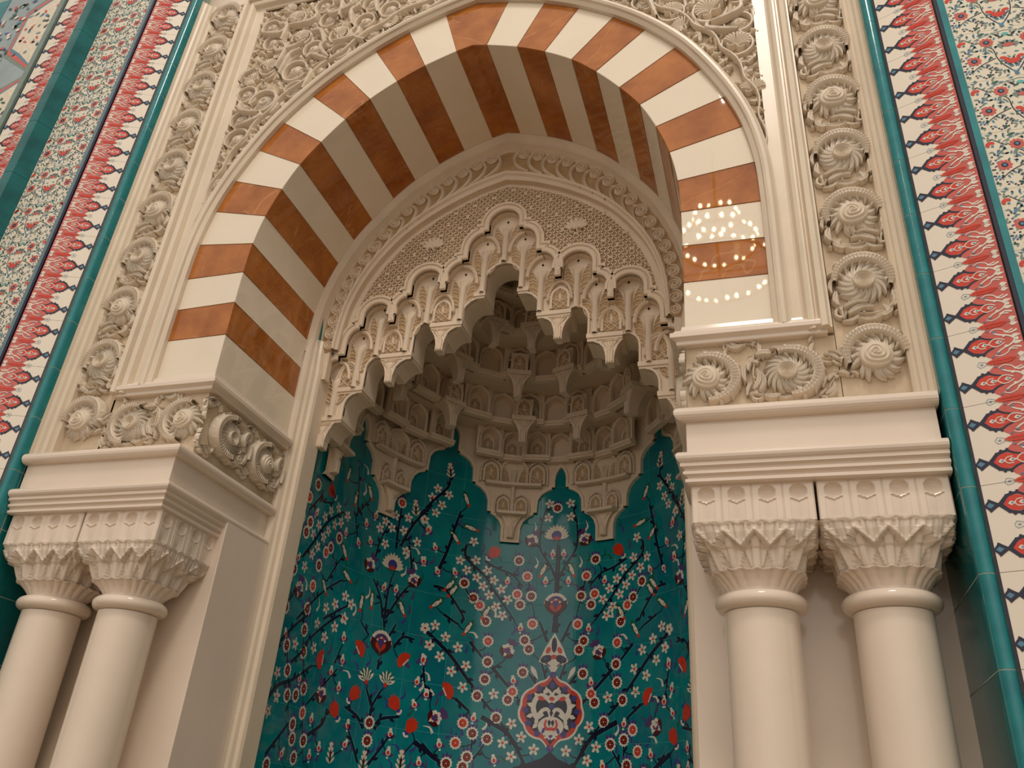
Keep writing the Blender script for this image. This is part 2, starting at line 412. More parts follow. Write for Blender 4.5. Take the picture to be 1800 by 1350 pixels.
def medallion(mb, T):
    def lobed(r, cu=0, cv=.996, tip=0):
        p = []
        for i in range(72):
            a = 2 * PI * i / 72; k = .96 + .06 * abs(sin(4.5 * (a - PI / 2)))
            q = abs(cos(a)); t = max(0, 1 - q * 4.2) ** 1.3
            p.append((cu + r * k * cos(a), cv + r * k * sin(a) * .88 + (.055 if sin(a) > 0 else -.045) * t * r / .18))
        return p
    bigflat(mb, lobed(.190), H3, T, W_); bigflat(mb, lobed(.178), H4, T, R_); bigflat(mb, lobed(.152), H5, T, N_)
    L7, L8, L9 = .0031, .0035, .0039
    for k in range(12):
        a = k * PI / 6 + .26; drop(mb, .148 * cos(a), .996 + .135 * sin(a), .04, .012, a + PI, L7, T, W_); ell(mb, .150 * cos(a + .26), .996 + .137 * sin(a + .26), .018, .016, L7, T, B_, a, 8)
    for sg in (-1, 1):
        q = lambda pts: smooth_path([(sg * x, y) for x, y in pts], 5)
        stroke(mb, q([(.005, 1.045), (.05, 1.075), (.09, 1.06), (.105, 1.01), (.085, .965), (.05, .985)]), .012, .016, L7, T, W_)
        stroke(mb, q([(.0, .955), (.018, 1.0), (.048, 1.0), (.078, .965), (.084, .93)]), .009, .011, L8, T, W_)
        stroke(mb, q([(.0, 1.08), (.022, 1.105), (.045, 1.10), (.04, 1.085)]), .007, .006, L8, T, W_)
        drop(mb, sg * .035, 1.052, .050, .013, PI / 2 - sg * 1.25, L9, T, R_)
        stroke(mb, q([(.0, .905), (.022, .902), (.034, .925), (.026, .95)]), .009, .005, L9, T, R_)
        ell(mb, sg * .042, .893, .009, .017, L9, T, B_, sg * .4, 7); drop(mb, sg * .010, .915, .035, .010, PI / 2, .0042, T, N_)
        stroke(mb, q([(.004, .85), (.02, .862), (.034, .855)]), .006, .005, L8, T, W_)
    ell(mb, 0, 1.062, .03, .022, L8, T, W_, 0, 9); ell(mb, 0, 1.06, .016, .012, L9, T, R_, 0, 8); ell(mb, 0, 1.02, .017, .015, L8, T, B_, 0, 8)
    ell(mb, 0, .985, .011, .020, L9, T, N_, 0, 4); bigflat(mb, [(.074 * cos(i * PI / 12), .915 + .052 * sin(i * PI / 12)) for i in range(24)], L7, T, W_)
    ell(mb, 0, 1.187, .02, .02, H4, T, B_, 0, 14); ell(mb, 0, .805, .021, .021, H4, T, B_, 0, 14)
    # finial above
    bigflat(mb, [(0, 1.425), (.03, 1.375), (.055, 1.335), (.07, 1.30), (.088, 1.262), (.055, 1.245), (.03, 1.235), (.012, 1.205), (-.012, 1.205), (-.03, 1.235), (-.055, 1.245), (-.088, 1.262), (-.07, 1.30), (-.055, 1.335), (-.03, 1.375)], H3, T, W_)
    ell(mb, 0, 1.355, .017, .045, H4, T, N_, 0, 8)
    for sg in (-1, 1):
        ell(mb, sg * .044, 1.276, .036, .022, H4, T, N_, sg * -.35, 9); ell(mb, sg * .034, 1.325, .014, .022, H4, T, R_, sg * .5, 7); ell(mb, sg * .05, 1.278, .012, .009, H5, T, B_, 0, 7)
        stroke(mb, smooth_path([(sg * .02, 1.235), (sg * .045, 1.255), (sg * .04, 1.238), (sg * .03, 1.242)], 4), .003, .002, H5, T, N_)
    ell(mb, 0, 1.288, .018, .014, H5, T, R_, 0, 7)
    # navy pointed panel head below the medallion
    bigflat(mb, [(0, .79), (.05, .752), (.12, .727), (.20, .70), (.215, .6), (.215, FZ + .02), (-.215, FZ + .02), (-.215, .6), (-.20, .70), (-.12, .727), (-.05, .752)], H3, T, N_)
    for sg in (-1, 1):
        drop(mb, sg * .085, 1.16, .09, .014, PI / 2 - sg * .55, H3, T, W_)
FL = json.loads('{"L":{"d":[[-1.815,1.89],[-1.909,1.685],[-1.821,1.685],[-1.841,1.626],[-1.495,1.711],[-1.563,1.635],[-1.654,1.513],[-1.888,1.426],[-1.916,1.379],[-1.894,1.243],[-1.689,1.284],[-0.241,1.85],[-0.153,1.636],[-0.218,1.582],[-0.564,1.679],[-0.5,1.598],[0.017,2.193],[-1.679,1.184],[-1.647,1.086],[-1.817,1.082],[-1.766,0.979],[-1.579,0.926],[-1.725,0.874],[-1.646,0.887],[-1.625,0.761],[-1.604,0.699],[-1.497,0.703],[-1.559,0.622],[-1.044,0.843],[-1.042,0.755],[-1.793,0.574],[-0.414,1.47],[-0.177,1.377],[-0.15,1.328],[-0.384,1.241],[-0.392,1.144],[-0.177,1.197],[-0.428,1.052],[-0.252,1.044],[-0.311,0.944],[-0.437,0.854],[-0.353,0.832],[-0.456,0.732],[-0.567,0.691],[-0.475,0.682]],"r":[[-1.876,1.799],[-1.922,1.525],[-1.606,1.597],[-1.676,1.401],[-1.032,2.074],[-0.184,1.754],[-0.239,1.643],[-0.459,1.559],[-1.55,0.821],[-0.391,1.357],[-0.137,1.472],[-0.23,1.089],[-0.527,0.797],[-0.495,0.902]],"b":[[-1.63,1.815],[-1.555,1.86],[-1.681,1.763],[-1.731,1.701],[-1.451,1.852],[-1.565,1.763],[-1.506,1.797],[-1.768,1.64],[-1.661,1.661],[-1.622,1.709],[-1.703,1.596],[-1.743,1.545],[-1.793,1.465],[-1.352,1.435],[-1.296,1.406],[-1.426,1.374],[-1.502,1.334],[-1.336,1.324],[-1.167,1.877],[-1.079,1.904],[-1.064,1.986],[-0.973,1.998],[-0.992,1.911],[-1.112,1.798],[-0.893,1.866],[-0.958,1.795],[-1.132,1.929],[-0.864,2.02],[-0.067,2.222],[-0.073,2.131],[-0.797,2.234],[-0.828,2.169],[-0.72,2.211],[-0.758,2.135],[-0.793,2.078],[-0.859,2.014],[-0.603,1.813],[-0.504,1.827],[-0.555,1.76],[-0.491,1.723],[-0.429,1.773],[-0.386,1.718],[-0.449,1.676],[-0.337,1.667],[-0.406,1.626],[-0.295,1.608],[-0.36,1.562],[-0.319,1.512],[-0.529,1.942],[-1.562,1.242],[-1.33,1.319],[-1.398,1.262],[-1.47,1.194],[-1.553,1.124],[-1.741,1.104],[-1.852,0.953],[-1.91,0.889],[-1.979,0.83],[-1.818,0.855],[-1.868,0.785],[-1.997,0.613],[-0.774,1.383],[-0.738,1.293],[-0.774,1.383],[-0.714,1.408],[-0.644,1.351],[-0.735,1.296],[-0.666,1.24],[-0.564,1.303],[-0.507,1.208],[-0.59,1.168],[-0.515,1.09],[-0.334,1.069],[-0.223,0.92],[-0.266,0.818],[-0.164,0.853],[-0.214,0.752],[-0.091,0.794]],"u":[[-1.278,1.868],[-1.212,1.938],[-1.225,1.781],[-1.317,1.743],[-0.829,1.964],[-0.836,1.764],[-1.966,1.582],[-1.775,1.753],[-1.44,1.761],[-1.869,1.488],[-1.075,1.555],[-0.991,1.561],[-1.99,1.769],[-2.015,1.453],[-0.824,1.958],[-0.77,1.863],[-0.833,1.765],[-0.738,1.722],[-0.627,1.735],[-0.303,1.718],[-0.034,1.897],[-0.071,1.728],[-1.311,1.229],[-1.292,1.116],[-1.365,1.046],[-1.639,0.965],[-1.846,1.129],[-1.288,0.981],[-1.46,0.805],[-0.763,1.214],[-0.784,1.088],[-0.718,1.03],[-0.785,0.968],[-1.182,0.814],[-0.905,0.804],[-1.181,0.723],[-0.904,0.715],[-1.362,0.687],[-1.675,0.631],[-1.427,0.645],[-0.72,0.683],[-0.762,1.207],[-0.722,1.03],[-0.206,1.446],[-0.229,1.15],[-0.438,0.934],[-0.616,0.783],[-0.307,0.729]],"w":[[-1.96,1.838,60],[-1.513,2.06,100],[-1.402,1.96,95],[-1.279,2.041,60],[-2.015,1.492,80],[-1.412,1.648,50],[-1.353,1.533,30],[-1.545,1.42,45],[-1.221,1.418,92],[-1.146,1.449,86],[-0.927,1.451,60],[-0.095,1.783,115],[-0.594,2.192,65],[-0.54,2.021,15],[-0.641,1.938,50],[-0.663,1.64,130],[-0.638,1.61,125],[-0.732,1.524,140],[-0.523,1.405,120],[-0.424,1.509,120]],"t":[[-1.647,1.912,20],[-0.406,1.878,130],[-1.179,0.959,130],[-0.896,0.948,50],[-1.284,0.861,50],[-0.795,0.845,120]],"L":[[-1.038,1.696],[0.015,2.018]],"q":[[-1.201,1.652,120],[-0.88,1.639,60],[-1.804,1.349,95],[-0.17,1.982,120],[-1.416,0.928,90],[-1.973,0.976,270],[-0.657,0.912,150],[-0.274,1.312,120]],"f":[[-0.93,2.061,80],[-0.726,2.364,80],[-1.27,0.661,85],[-0.824,0.673,90],[-1.046,0.646,90]],"P":[[0.002,1.584],[-1.043,1.247]],"c":[[-1.192,1.188,140],[-0.871,1.179,40],[-1.456,1.085,0],[-1.971,0.709,130],[-0.614,1.055,150]],"h":[[-1.109,1.062,75],[-0.973,1.066,100]]},"S":[[1.5,[-0.891,2.042],[-0.818,2.15],[-0.73,2.262],[-0.725,2.317]],[1.6,[-0.729,1.738],[-0.686,1.873],[-0.662,1.992],[-0.631,2.117]],[1.3,[-0.573,1.914],[-0.566,1.836],[-0.444,1.739],[-0.366,1.637],[-0.246,1.49]],[1.2,[-0.451,1.83],[-0.364,1.79],[-0.278,1.762],[-0.212,1.696]],[1.3,[0.006,1.645],[0.008,1.769],[0.007,1.953]],[1.2,[-0.005,1.734],[-0.052,1.833],[-0.114,1.932],[-0.114,2.079],[-0.084,2.192]],[0.8,[-0.184,1.76],[-0.125,1.509]],[0.7,[-0.562,1.655],[-0.422,1.489]],[1.3,[-0.752,1.631],[-0.671,1.618],[-0.576,1.518],[-0.542,1.462]],[2,[0.006,1.498],[0.003,1.544]],[1.3,[-1.04,1.384],[-1.045,1.504],[-1.033,1.617]],[1.2,[-1.056,1.387],[-1.092,1.493],[-1.161,1.585]],[1.2,[-1.033,1.391],[-0.968,1.514],[-0.918,1.591]],[1.4,[-1.03,1.793],[-1.034,1.91],[-1.03,2.039]],[1.5,[-1.001,1.815],[-0.929,1.974],[-0.822,2.119]],[1,[-0.904,1.701],[-0.939,1.831],[-0.955,1.882]],[1,[-1.168,1.708],[-1.151,1.8],[-1.105,1.924]],[1,[-1.338,1.782],[-1.375,1.883],[-1.334,1.931],[-1.306,1.982]],[1,[-1.363,1.88],[-1.385,2.001],[-1.419,2.161]],[1.5,[-1.823,1.514],[-1.738,1.624],[-1.649,1.746],[-1.496,1.859]],[0.8,[-1.964,1.403],[-1.939,1.556],[-1.885,1.645]],[1.3,[-2.004,1.348],[-2.02,1.414],[-2.023,1.551],[-2.02,1.626],[-2.0,1.738],[-1.994,1.837]],[1,[-2.024,1.636],[-1.951,1.727]],[1.2,[-1.853,1.74],[-1.752,1.852],[-1.731,1.829],[-1.617,1.866]],[1.2,[-1.994,1.172],[-1.859,1.296],[-1.853,1.336]],[1.2,[-1.773,1.214],[-1.596,1.377],[-1.408,1.506]],[1,[-1.542,1.462],[-1.473,1.573],[-1.425,1.638]],[1.2,[-1.51,1.277],[-1.317,1.395]],[1.5,[-1.75,1.018],[-1.659,1.089],[-1.624,1.145],[-1.445,1.281],[-1.359,1.336]],[1.6,[-1.938,1.032],[-1.79,1.173],[-1.669,1.261]],[1.7,[-1.942,0.761],[-1.842,0.891],[-1.702,0.949],[-1.539,1.042]],[1.6,[-1.818,0.613],[-1.669,0.758]],[1.5,[-1.47,0.731],[-1.367,0.796],[-1.351,0.867]],[0.8,[-1.711,1.251],[-1.595,0.952],[-1.468,0.611]],[0.8,[-1.831,1.116],[-1.728,0.909],[-1.68,0.786]],[1.3,[-1.046,0.877],[-1.041,0.928],[-0.997,1.01]],[1.2,[-1.048,0.927],[-1.094,1.007]],[1.4,[-1.038,1.115],[-1.039,1.163]],[1.4,[-1.03,1.329],[-1.052,1.407]],[1.2,[-0.994,1.299],[-0.96,1.368]],[1,[-1.132,1.278],[-1.203,1.336]],[1.3,[-0.955,1.245],[-0.905,1.309],[-0.833,1.309]],[1.5,[-1.078,0.811],[-1.135,0.865],[-1.221,0.897]],[1.5,[-1.006,0.814],[-0.979,0.868],[-0.864,0.894]],[1.1,[-1.083,0.648],[-1.151,0.759],[-1.183,0.798]],[1.2,[-1.017,0.643],[-0.938,0.75],[-0.911,0.798]],[1,[-1.04,0.668],[-1.043,0.722]],[1,[-1.348,1.089],[-1.317,1.181]],[1,[-1.527,0.863],[-1.395,0.986],[-1.323,1.065]],[2,[-0.759,0.78],[-0.647,0.718]],[1,[-0.756,1.165],[-0.73,1.065],[-0.685,1.034]],[1.7,[-0.761,1.365],[-0.617,1.265],[-0.497,1.141],[-0.453,1.096]],[1.3,[-0.669,1.478],[-0.574,1.432]],[1.4,[-0.497,1.343],[-0.416,1.262]],[1.6,[-0.359,1.216],[-0.246,1.106]],[1,[-0.345,1.211],[-0.321,1.232]],[2,[-0.394,0.943],[-0.255,0.877],[-0.193,0.805],[-0.129,0.7]],[1.4,[-0.403,1.039],[-0.339,0.978]],[1,[-0.204,1.066],[-0.176,1.031]],[1.4,[-0.551,1.025],[-0.467,0.967]],[2,[-0.719,0.773],[-0.647,0.718],[-0.593,0.694]],[2,[0.009,1.426],[0.005,1.505]],[1.6,[-0.043,1.373],[-0.097,1.49]],[1.2,[-0.04,1.165],[-0.071,1.252]],[1.3,[-0.091,1.132],[-0.14,1.192]],[0.8,[-0.284,0.922],[-0.174,0.8]],[0.8,[-0.436,0.776],[-0.436,0.834]],[1,[-0.419,0.726],[-0.363,0.805]]]}')
def paint_niche(mb):
    T = TN
    # grout grid of 0.25 m tiles
    for k in range(17):
        z = .585 + .25 * (k - 7)
        if FZ < z < 2.7:
            stroke(mb, [(i * .07, z) for i in range(-29, 30)], .0016, .0016, H1, T, GR_)
    for k in range(-8, 9):
        u = .125 + .25 * k
        stroke(mb, [(u, FZ + .01), (u, 0.5), (u, 2.75)], .0016, .0016, H1, T, GR_)
    stems = []
    for sg in (-1, 1):
        for s in FL['S']:
            w = s[0]; p = [(sg * -q[0] if q[0] < 0.02 else sg * -q[0], q[1]) for q in s[1:]]
            stems.append((w, p)); sp = smooth_path(p, 7)
            stroke(mb, sp, .0066 * w, .0042 * w, H2, T, N_)
            stroke(mb, sp, .0066 * w + .0042, .0042 * w + .0035, .0004, T, T_); stroke(mb, sp, .0066 * w + .0026, .0042 * w + .0020, .00055, T, 0)
            for i in range(2, len(sp) - 2, 4):      # thorns and small leaves
                (x, y), (x2, y2) = sp[i], sp[i + 1]; a = math.atan2(y2 - y, x2 - x)
                drop(mb, x, y, .042, .0085, a + (0.6 if (i // 4) % 2 else -0.6), H2, T, N_)
        rnd = random.Random(3)
        near = [q for w, p in stems for q in smooth_path(p, 5)]
        for k, fn in (('d', None), ('r', None), ('b', None), ('u', None), ('w', None), ('t', None), ('c', None), ('L', None), ('q', None), ('f', None), ('P', None), ('h', None)):
            for e in FL['L'][k]:
                u, v = -sg * e[0], e[1]
                if abs(e[0]) < .03 and sg < 0: continue
                a = math.radians(e[2]) if len(e) > 2 else PI / 2
                if sg < 0 and len(e) > 2: a = PI - a
                n = min(near, key=lambda q: (q[0] - u) ** 2 + (q[1] - v) ** 2); dd = math.hypot(n[0] - u, n[1] - v)
                if .02 < dd < .16:
                    mid = ((n[0] + u) / 2 + (v - n[1]) * .18, (n[1] + v) / 2 - abs(u - n[0]) * .15)
                    stroke(mb, smooth_path([n, mid, (u, v)], 4), .0036, .0026, H1, T, N_)
                if k == 'd': daisy(mb, u, v, T)
                elif k == 'r': daisy(mb, u, v, T, .035, R_, K_)
                elif k == 'b': blossom(mb, u, v, T, rnd.uniform(0, 6))
                elif k == 'u': bud(mb, u, v, T, PI / 2 + rnd.uniform(-.5, .5))
                elif k == 'w': longbud(mb, u, v, T, a)
                elif k == 't': tulip(mb, u, v, T, a)
                elif k == 'c': carnation(mb, u, v, T, a)
                elif k == 'L': palmette(mb, u, v, T, PI / 2, .078, 'L')
                elif k == 'P': palmette(mb, u, v, T, PI / 2, .085, 'P')
                elif k == 'q': palmette(mb, u, v, T, a, .066, 'q')
                elif k == 'f': flame(mb, u, v, T, a)
                elif k == 'h': thistle(mb, u, v, T, a)
        # blue and white sickle leaves between the stems
        allp = [(-sg * e[0], e[1]) for k in FL['L'] for e in FL['L'][k]]
        for _ in range(230):
            u = rnd.uniform(.05, 1.75) * sg; v = rnd.uniform(.5, 2.3)
            if min((u - x) ** 2 + (v - y) ** 2 for x, y in allp) < .0015: continue
            if abs(u) < .22 and .75 < v < 1.45: continue
            allp.append((u, v)); a = rnd.uniform(.6, 2.5)
            pts = smooth_path([(u, v), (u + .035 * cos(a), v + .035 * sin(a)), (u + .068 * cos(a + .5), v + .068 * sin(a + .5))], 3)
            stroke(mb, pts, .0085, .0008, H1, T, rnd.choice([B_, V_, V_, W_, G_, B_]))
        # lower wall (below the picture): simple repeated daisies
        for i in range(40):
            daisy(mb, sg * rnd.uniform(.3, 1.8), rnd.uniform(-1.1, .45), T)
    medallion(mb, T)
nb = make_niche(); paint_niche(nb)
struct(nb.build('wall_niche', PAINT), 'curved niche wall of turquoise glazed tiles painted with white and red flowers')

# ================================================================== STRIPED ARCH
ap = thing('striped_arch', 'big pointed arch of alternating white and orange marble blocks', 'arch', (0, 0, 2.03))
def block(i, sg):
    # voussoir i between joints i and i+1 (i = -1 keystone); front face and soffit in one stone
    mb = MB(); y0, y1 = 0.0, D
    if i < 0:
        inn = [(-AI[0][0], AI[0][1]), AP, AI[0]]; out = [(-AO[0][0], AO[0][1]), OP, AO[0]]
    else:
        a, c = (i + 1) * 5, (i + 2) * 5
        inn = [(sg * x, z) for x, z in ICUR[a:c + 1]]; out = [(sg * x, z) for x, z in OCUR[a:c + 1]]
    g = 0.0012; n = len(inn)
    back = [(x, z) for x, z in out]
    vs = [(x, y0, z - 2.03) for x, z in inn] + [(x, y0, z - 2.03) for x, z in out] + [(x, y1, z - 2.03) for x, z in inn] + [(x, y1, z - 2.03) for x, z in out]
    fs = []
    for k in range(n - 1):
        fs += [(k, k + 1, n + k + 1, n + k), (k, 2 * n + k, 2 * n + k + 1, k + 1)]
    for k in (0, n - 1): fs.append((k, n + k, 3 * n + k, 2 * n + k))
    fs += [(n + k, n + k + 1, 3 * n + k + 1, 3 * n + k) for k in range(n - 1)]
    mb.add(vs, fs, 0)
    return mb
block(-1, 1).build('voussoir', ORANGE, ap, bevel=0.003)['label'] = 'orange marble keystone'
for i in range(13):
    for sg in (-1, 1):
        o = block(i, sg).build('voussoir', VMARB if i % 2 == 0 else ORANGE, ap, bevel=0.003)
        o['label'] = 'white marble block' if i % 2 == 0 else 'orange marble block'

# hood moulding hugging the arch
hb = MB()
prof = [(-.004, .0), (-.004, .022), (.006, .030), (.012, .034), (.016, .046), (.026, .052), (.038, .050), (.046, .040), (.050, .034), (.056, .030), (.056, -.004)]
hc = offs(full(OCUR), 0.002)
hc = [(hc[0][0], 1.985)] + hc + [(hc[-1][0], 1.985)]
sweep(hb, hc, prof, F(0.0), sm=False)
tag(hb.build('hood_moulding', STONE), 'cream stone moulding curving round the outside of the striped arch', 'moulding')

# flat stone strip and square outer frame of the arch panel
fx, fz = 1.45, 4.585
for sg, nm in ((-1, 'left'), (1, 'right')):
    t = thing('panel_frame', 'stepped cream stone frame at the %s of the arch panel' % nm, 'moulding', (sg * fx, 0, 2.0))
    mb = MB()
    pr = [(-.052, .0), (-.052, .010), (-.040, .016), (-.030, .040), (-.018, .046), (-.010, .046), (-.004, .030), (.002, .030), (.010, .055), (.028, .060), (.034, .052), (.038, .04), (.044, .04), (.050, .0)]
    path = [(sg * 0.0, fz), (sg * fx, fz), (sg * fx, 1.955)]
    pp = pr if sg < 0 else [(-o, h) for o, h in pr]
    pp = [(-o, h) for o, h in pp]
    TT = lambda u, v, h: (u - sg * fx, -h, v - 2.0)
    sweep(mb, path, pp, TT)
    mb.build('frame_moulding', STONE, t)
    mb = MB(); v = [(sg * 1.352, 1.96), (sg * 1.42, 1.96), (sg * 1.42, 4.6), (sg * 1.352, 4.6)]
    prism(mb, v, -.1, 0.012, TT); mb.build('plain_strip', STONE, t)
# spandrel ground
b = MB()
outl = [(-1.505, 1.95)] + [(-1.505, 4.6), (1.505, 4.6), (1.505, 1.95)] + [(1.33, 1.95)] + [(x, z) for x, z in reversed(offs(full(OCUR), .03))] + [(-1.33, 1.95)]
prism(b, outl, -.05, -.012, F(0))
struct(b.build('trim_spandrel', CARVEB), 'plain ground of the carved corner panels above the arch', 'panel')
box_ = MB(); box(box_, -1.8, 1.8, -.02, .6, 4.63, 5.2)
struct(box_.build('wall_above', MARBLE), 'marble wall above the arch panel')

# ================================================================== SILL, FRIEZE AND ENTABLATURE, left and right
def corner_path(x_out, y0, x_in, y_end, sg):
    p = [(sg * x_out, y0), (sg * x_in, y0), (sg * x_in, y_end)]
    return p if sg > 0 else p
def corner_sweep(mb, x_out, y0, x_in, y_end, prof, sg, z0):
    # prof: (outward projection, z)
    pr = [((o if sg > 0 else -o), z - z0) for o, z in prof]
    sweep(mb, corner_path(x_out, y0, x_in, y_end, sg), pr, lambda u, v, h: (u, v, h))
for sg, nm in ((-1, 'left'), (1, 'right')):
    # --- impost sill right under the arch foot
    t = thing('impost_sill', 'stepped cream marble ledge under the foot of the striped arch, %s side' % nm, 'ledge', (0, 0, 1.94))
    mb = MB()
    corner_sweep(mb, 1.478, 0, 1.0, D, [(-.05, 1.942), (.026, 1.942), (.030, 1.945), (.030, 1.957), (.036, 1.960), (.05, 1.966), (.05, 1.984), (.040, 1.990), (.034, 2.0), (.022, 2.006), (.014, 2.014), (.010, 2.032), (-.05, 2.032)], sg, 1.94)
    mb.build('ledge_moulding', MARBLE, t, bevel=.0015)
    # --- carved frieze ground
    t = thing('carved_frieze', 'band of deeply carved sunflowers and leaves above the %s capitals' % nm, 'frieze', (0, 0, 1.65))
    mb = MB()
    corner_sweep(mb, 1.4995, 0.0, 1.0, D, [(-.05, 1.655), (.0, 1.655), (.0, 1.945), (-.05, 1.945)], sg, 1.65)
    mb.build('frieze_ground', CARVEB, t)
    FRZ = globals().setdefault('FRZ', {}); FRZ[sg] = t
    # --- entablature block
    t = thing('entablature', 'plain cream marble lintel block with rolls, resting on the two %s capitals' % nm, 'lintel', (0, 0, 1.389))
    rl = lambda z0, z1, o0, o: [(o0, z0)] + [(o0 + (o - o0) * cos(a) , (z0 + z1) / 2 + (z1 - z0) / 2 * sin(a)) for a in [(-PI / 2 + PI * k / 8) for k in range(9)]] + [(o0, z1)]
    mb = MB(); corner_sweep(mb, 1.753, -.088, 1.0, D, [(-.2, 1.602)] + rl(1.604, 1.652, .012, .037) + [(-.2, 1.655)], sg, 1.389); mb.build('upper_roll', MARBLE, t)
    mb = MB(); corner_sweep(mb, 1.745, -.088, 1.0, D, [(-.2, 1.48), (.0, 1.48), (0, 1.606), (-.2, 1.606)], sg, 1.389); mb.build('plain_band', MARBLE, t)
    mb = MB(); corner_sweep(mb, 1.757, -.088, 1.0, D, [(-.2, 1.46)] + rl(1.452, 1.494, .008, .035) + [(-.2, 1.494)], sg, 1.389); mb.build('lower_roll', MARBLE, t)
    mb = MB(); corner_sweep(mb, 1.756, -.088, 1.0, .285, [(-.36, 1.455), (.02, 1.455), (.022, 1.450), (.022, 1.442), (.010, 1.436), (.008, 1.432), (.014, 1.427), (.014, 1.418), (.002, 1.412), (.0, 1.408), (.008, 1.403), (.008, 1.393), (.0, 1.389), (-.36, 1.389)], sg, 1.389)
    mb.build('stepped_fillets', MARBLE, t)
    # solid core behind
    mb = MB(); box(mb, min(sg * 1.02, sg * 1.74), max(sg * 1.02, sg * 1.74), -.06, .62, 1.40, 1.66)
    o = mb.build('block_core', MARBLE, t); o.location = (0, 0, -1.389)
    # --- pilaster behind the columns: back wall and its niche side
    mb = MB(); x0, x1 = sorted((sg * .968, sg * 1.765)); box(mb, x0, x1, .285, .62, FZ, 1.476)
    struct(mb.build('wall_pier', MARBLE, bevel=.003), 'smooth marble pier behind the %s pair of columns' % nm)
    # --- jamb strip and back of the reveal
    mb = MB()
    jp = [(.03, -.004), (.0, -.001), (-.010, -.004), (-.016, -.010), (-.024, -.010), (-.030, -.026), (-.040, -.034), (-.046, -.032), (-.052, -.046), (-.066, -.052), (-.072, -.050), (-.078, -.062), (-.078, -.17)]
    T = lambda u, v, h: (u, D - h, v)
    rws = [(FZ, 1, 0), (2.40, 1, 0), (2.52, .84, -.004), (2.60, .72, -.012)]; n_ = len(jp)
    vs = [T(sg * (.992 + o * (k_ if o < 0 else 1)), z_, h + d_) for z_, k_, d_ in rws for o, h in jp]
    mb.add(vs, [(i * n_ + j, i * n_ + j + 1, (i + 1) * n_ + j + 1, (i + 1) * n_ + j) for i in range(3) for j in range(n_ - 1)])
    mb.add(vs[-n_:], [tuple(range(n_))])
    struct(mb.build('trim_jamb', STONE), 'moulded cream stone jamb at the %s edge of the tiled niche' % nm, 'trim')

# ================================================================== COLUMNS
CY = 0.115
def cap_half(z):
    # half width of the capital body against height (local z: 0 = abacus underside, down to -0.18)
    pts = [(0, .183), (-.03, .178), (-.07, .166), (-.075, .160), (-.125, .151), (-.132, .146), (-.16, .124), (-.182, .112)]
    for (a, ra), (c, rc) in zip(pts, pts[1:]):
        if z >= c: t = (z - a) / (c - a); return ra + (rc - ra) * t
    return pts[-1][1]
def tri(x): x = x % 1.0; return 1 - abs(2 * x - 1)
def cap_mesh():
    mb = MB(); n = 256
    zs = [-.186 * i / 74 for i in range(75)]
    def fn(a, t):
        z = zs[round(t * 74)]; th = 2 * PI * a + PI / 4; w = cap_half(z)
        k = min(1, max(0, (z + .19) / .19)); e = 2.0 + 9 * k ** 1.6
        r = w / ((abs(cos(th)) ** e + abs(sin(th)) ** e) ** (1 / e))
        r = min(r, w * 1.40)
        # position across a face, 0..1 repeated for the four faces
        f = ((th - PI / 4) / (PI / 2)) % 1.0
        # tan spacing so leaves are even on the flat face
        fx_ = 0.5 + 0.5 * math.tan((f - .5) * PI / 2)
        u4 = fx_ * 4; 
        b1 = -.028 - .052 * (1 - tri(u4 + .5)) ** 1.0 if .12 < fx_ < .88 else -.03 - .05 * (1 - tri(u4 + .5)) * .9
        b1 = -.034 - .046 * tri(u4)          # lower edge of the upper leaf row, pointing down at leaf centres
        b2 = -.128 - .007 * abs(sin(PI * fx_ * 6))
        if z > b1:
            gv = abs((u4 % 1.0) - .5) * 2
            r += .008 * min(1, (z - b1) / .006) + .006 * (1 if z - b1 < .012 else 0)
            if .26 < gv < .40 and z < -.010: r -= .009
            if gv < .12: r -= .006
            if .55 < gv < .75 and -.030 < z < -.012: r -= .007
            if z > -.012 + .010 * tri(u4 * 2): r += .003
        elif z > b2:
            r -= .022
            g = abs(((u4 + .5) % 1.0) - .5) * 2      # 0 under leaf tips
            zz = (z - b2) / .05
            if g < .30: r += .013 - .004 * abs(sin(g * 30))
            elif zz < 1.0 and g > .48 + .50 * zz: r -= .016 * (1 - zz * .3)
        else:
            r -= .004
            ph = fx_ * 6 % 1.0
            r -= .010 * (abs(ph - .5) * 2) ** 2 * min(1, (z + .186) / .03)
            if z > b2 - .006: r += .008
        return (r * cos(th), r * sin(th), z)
    grid(mb, n, 75, fn, 0, True, True)
    return mb.mesh('capital_body', [MARBLE])
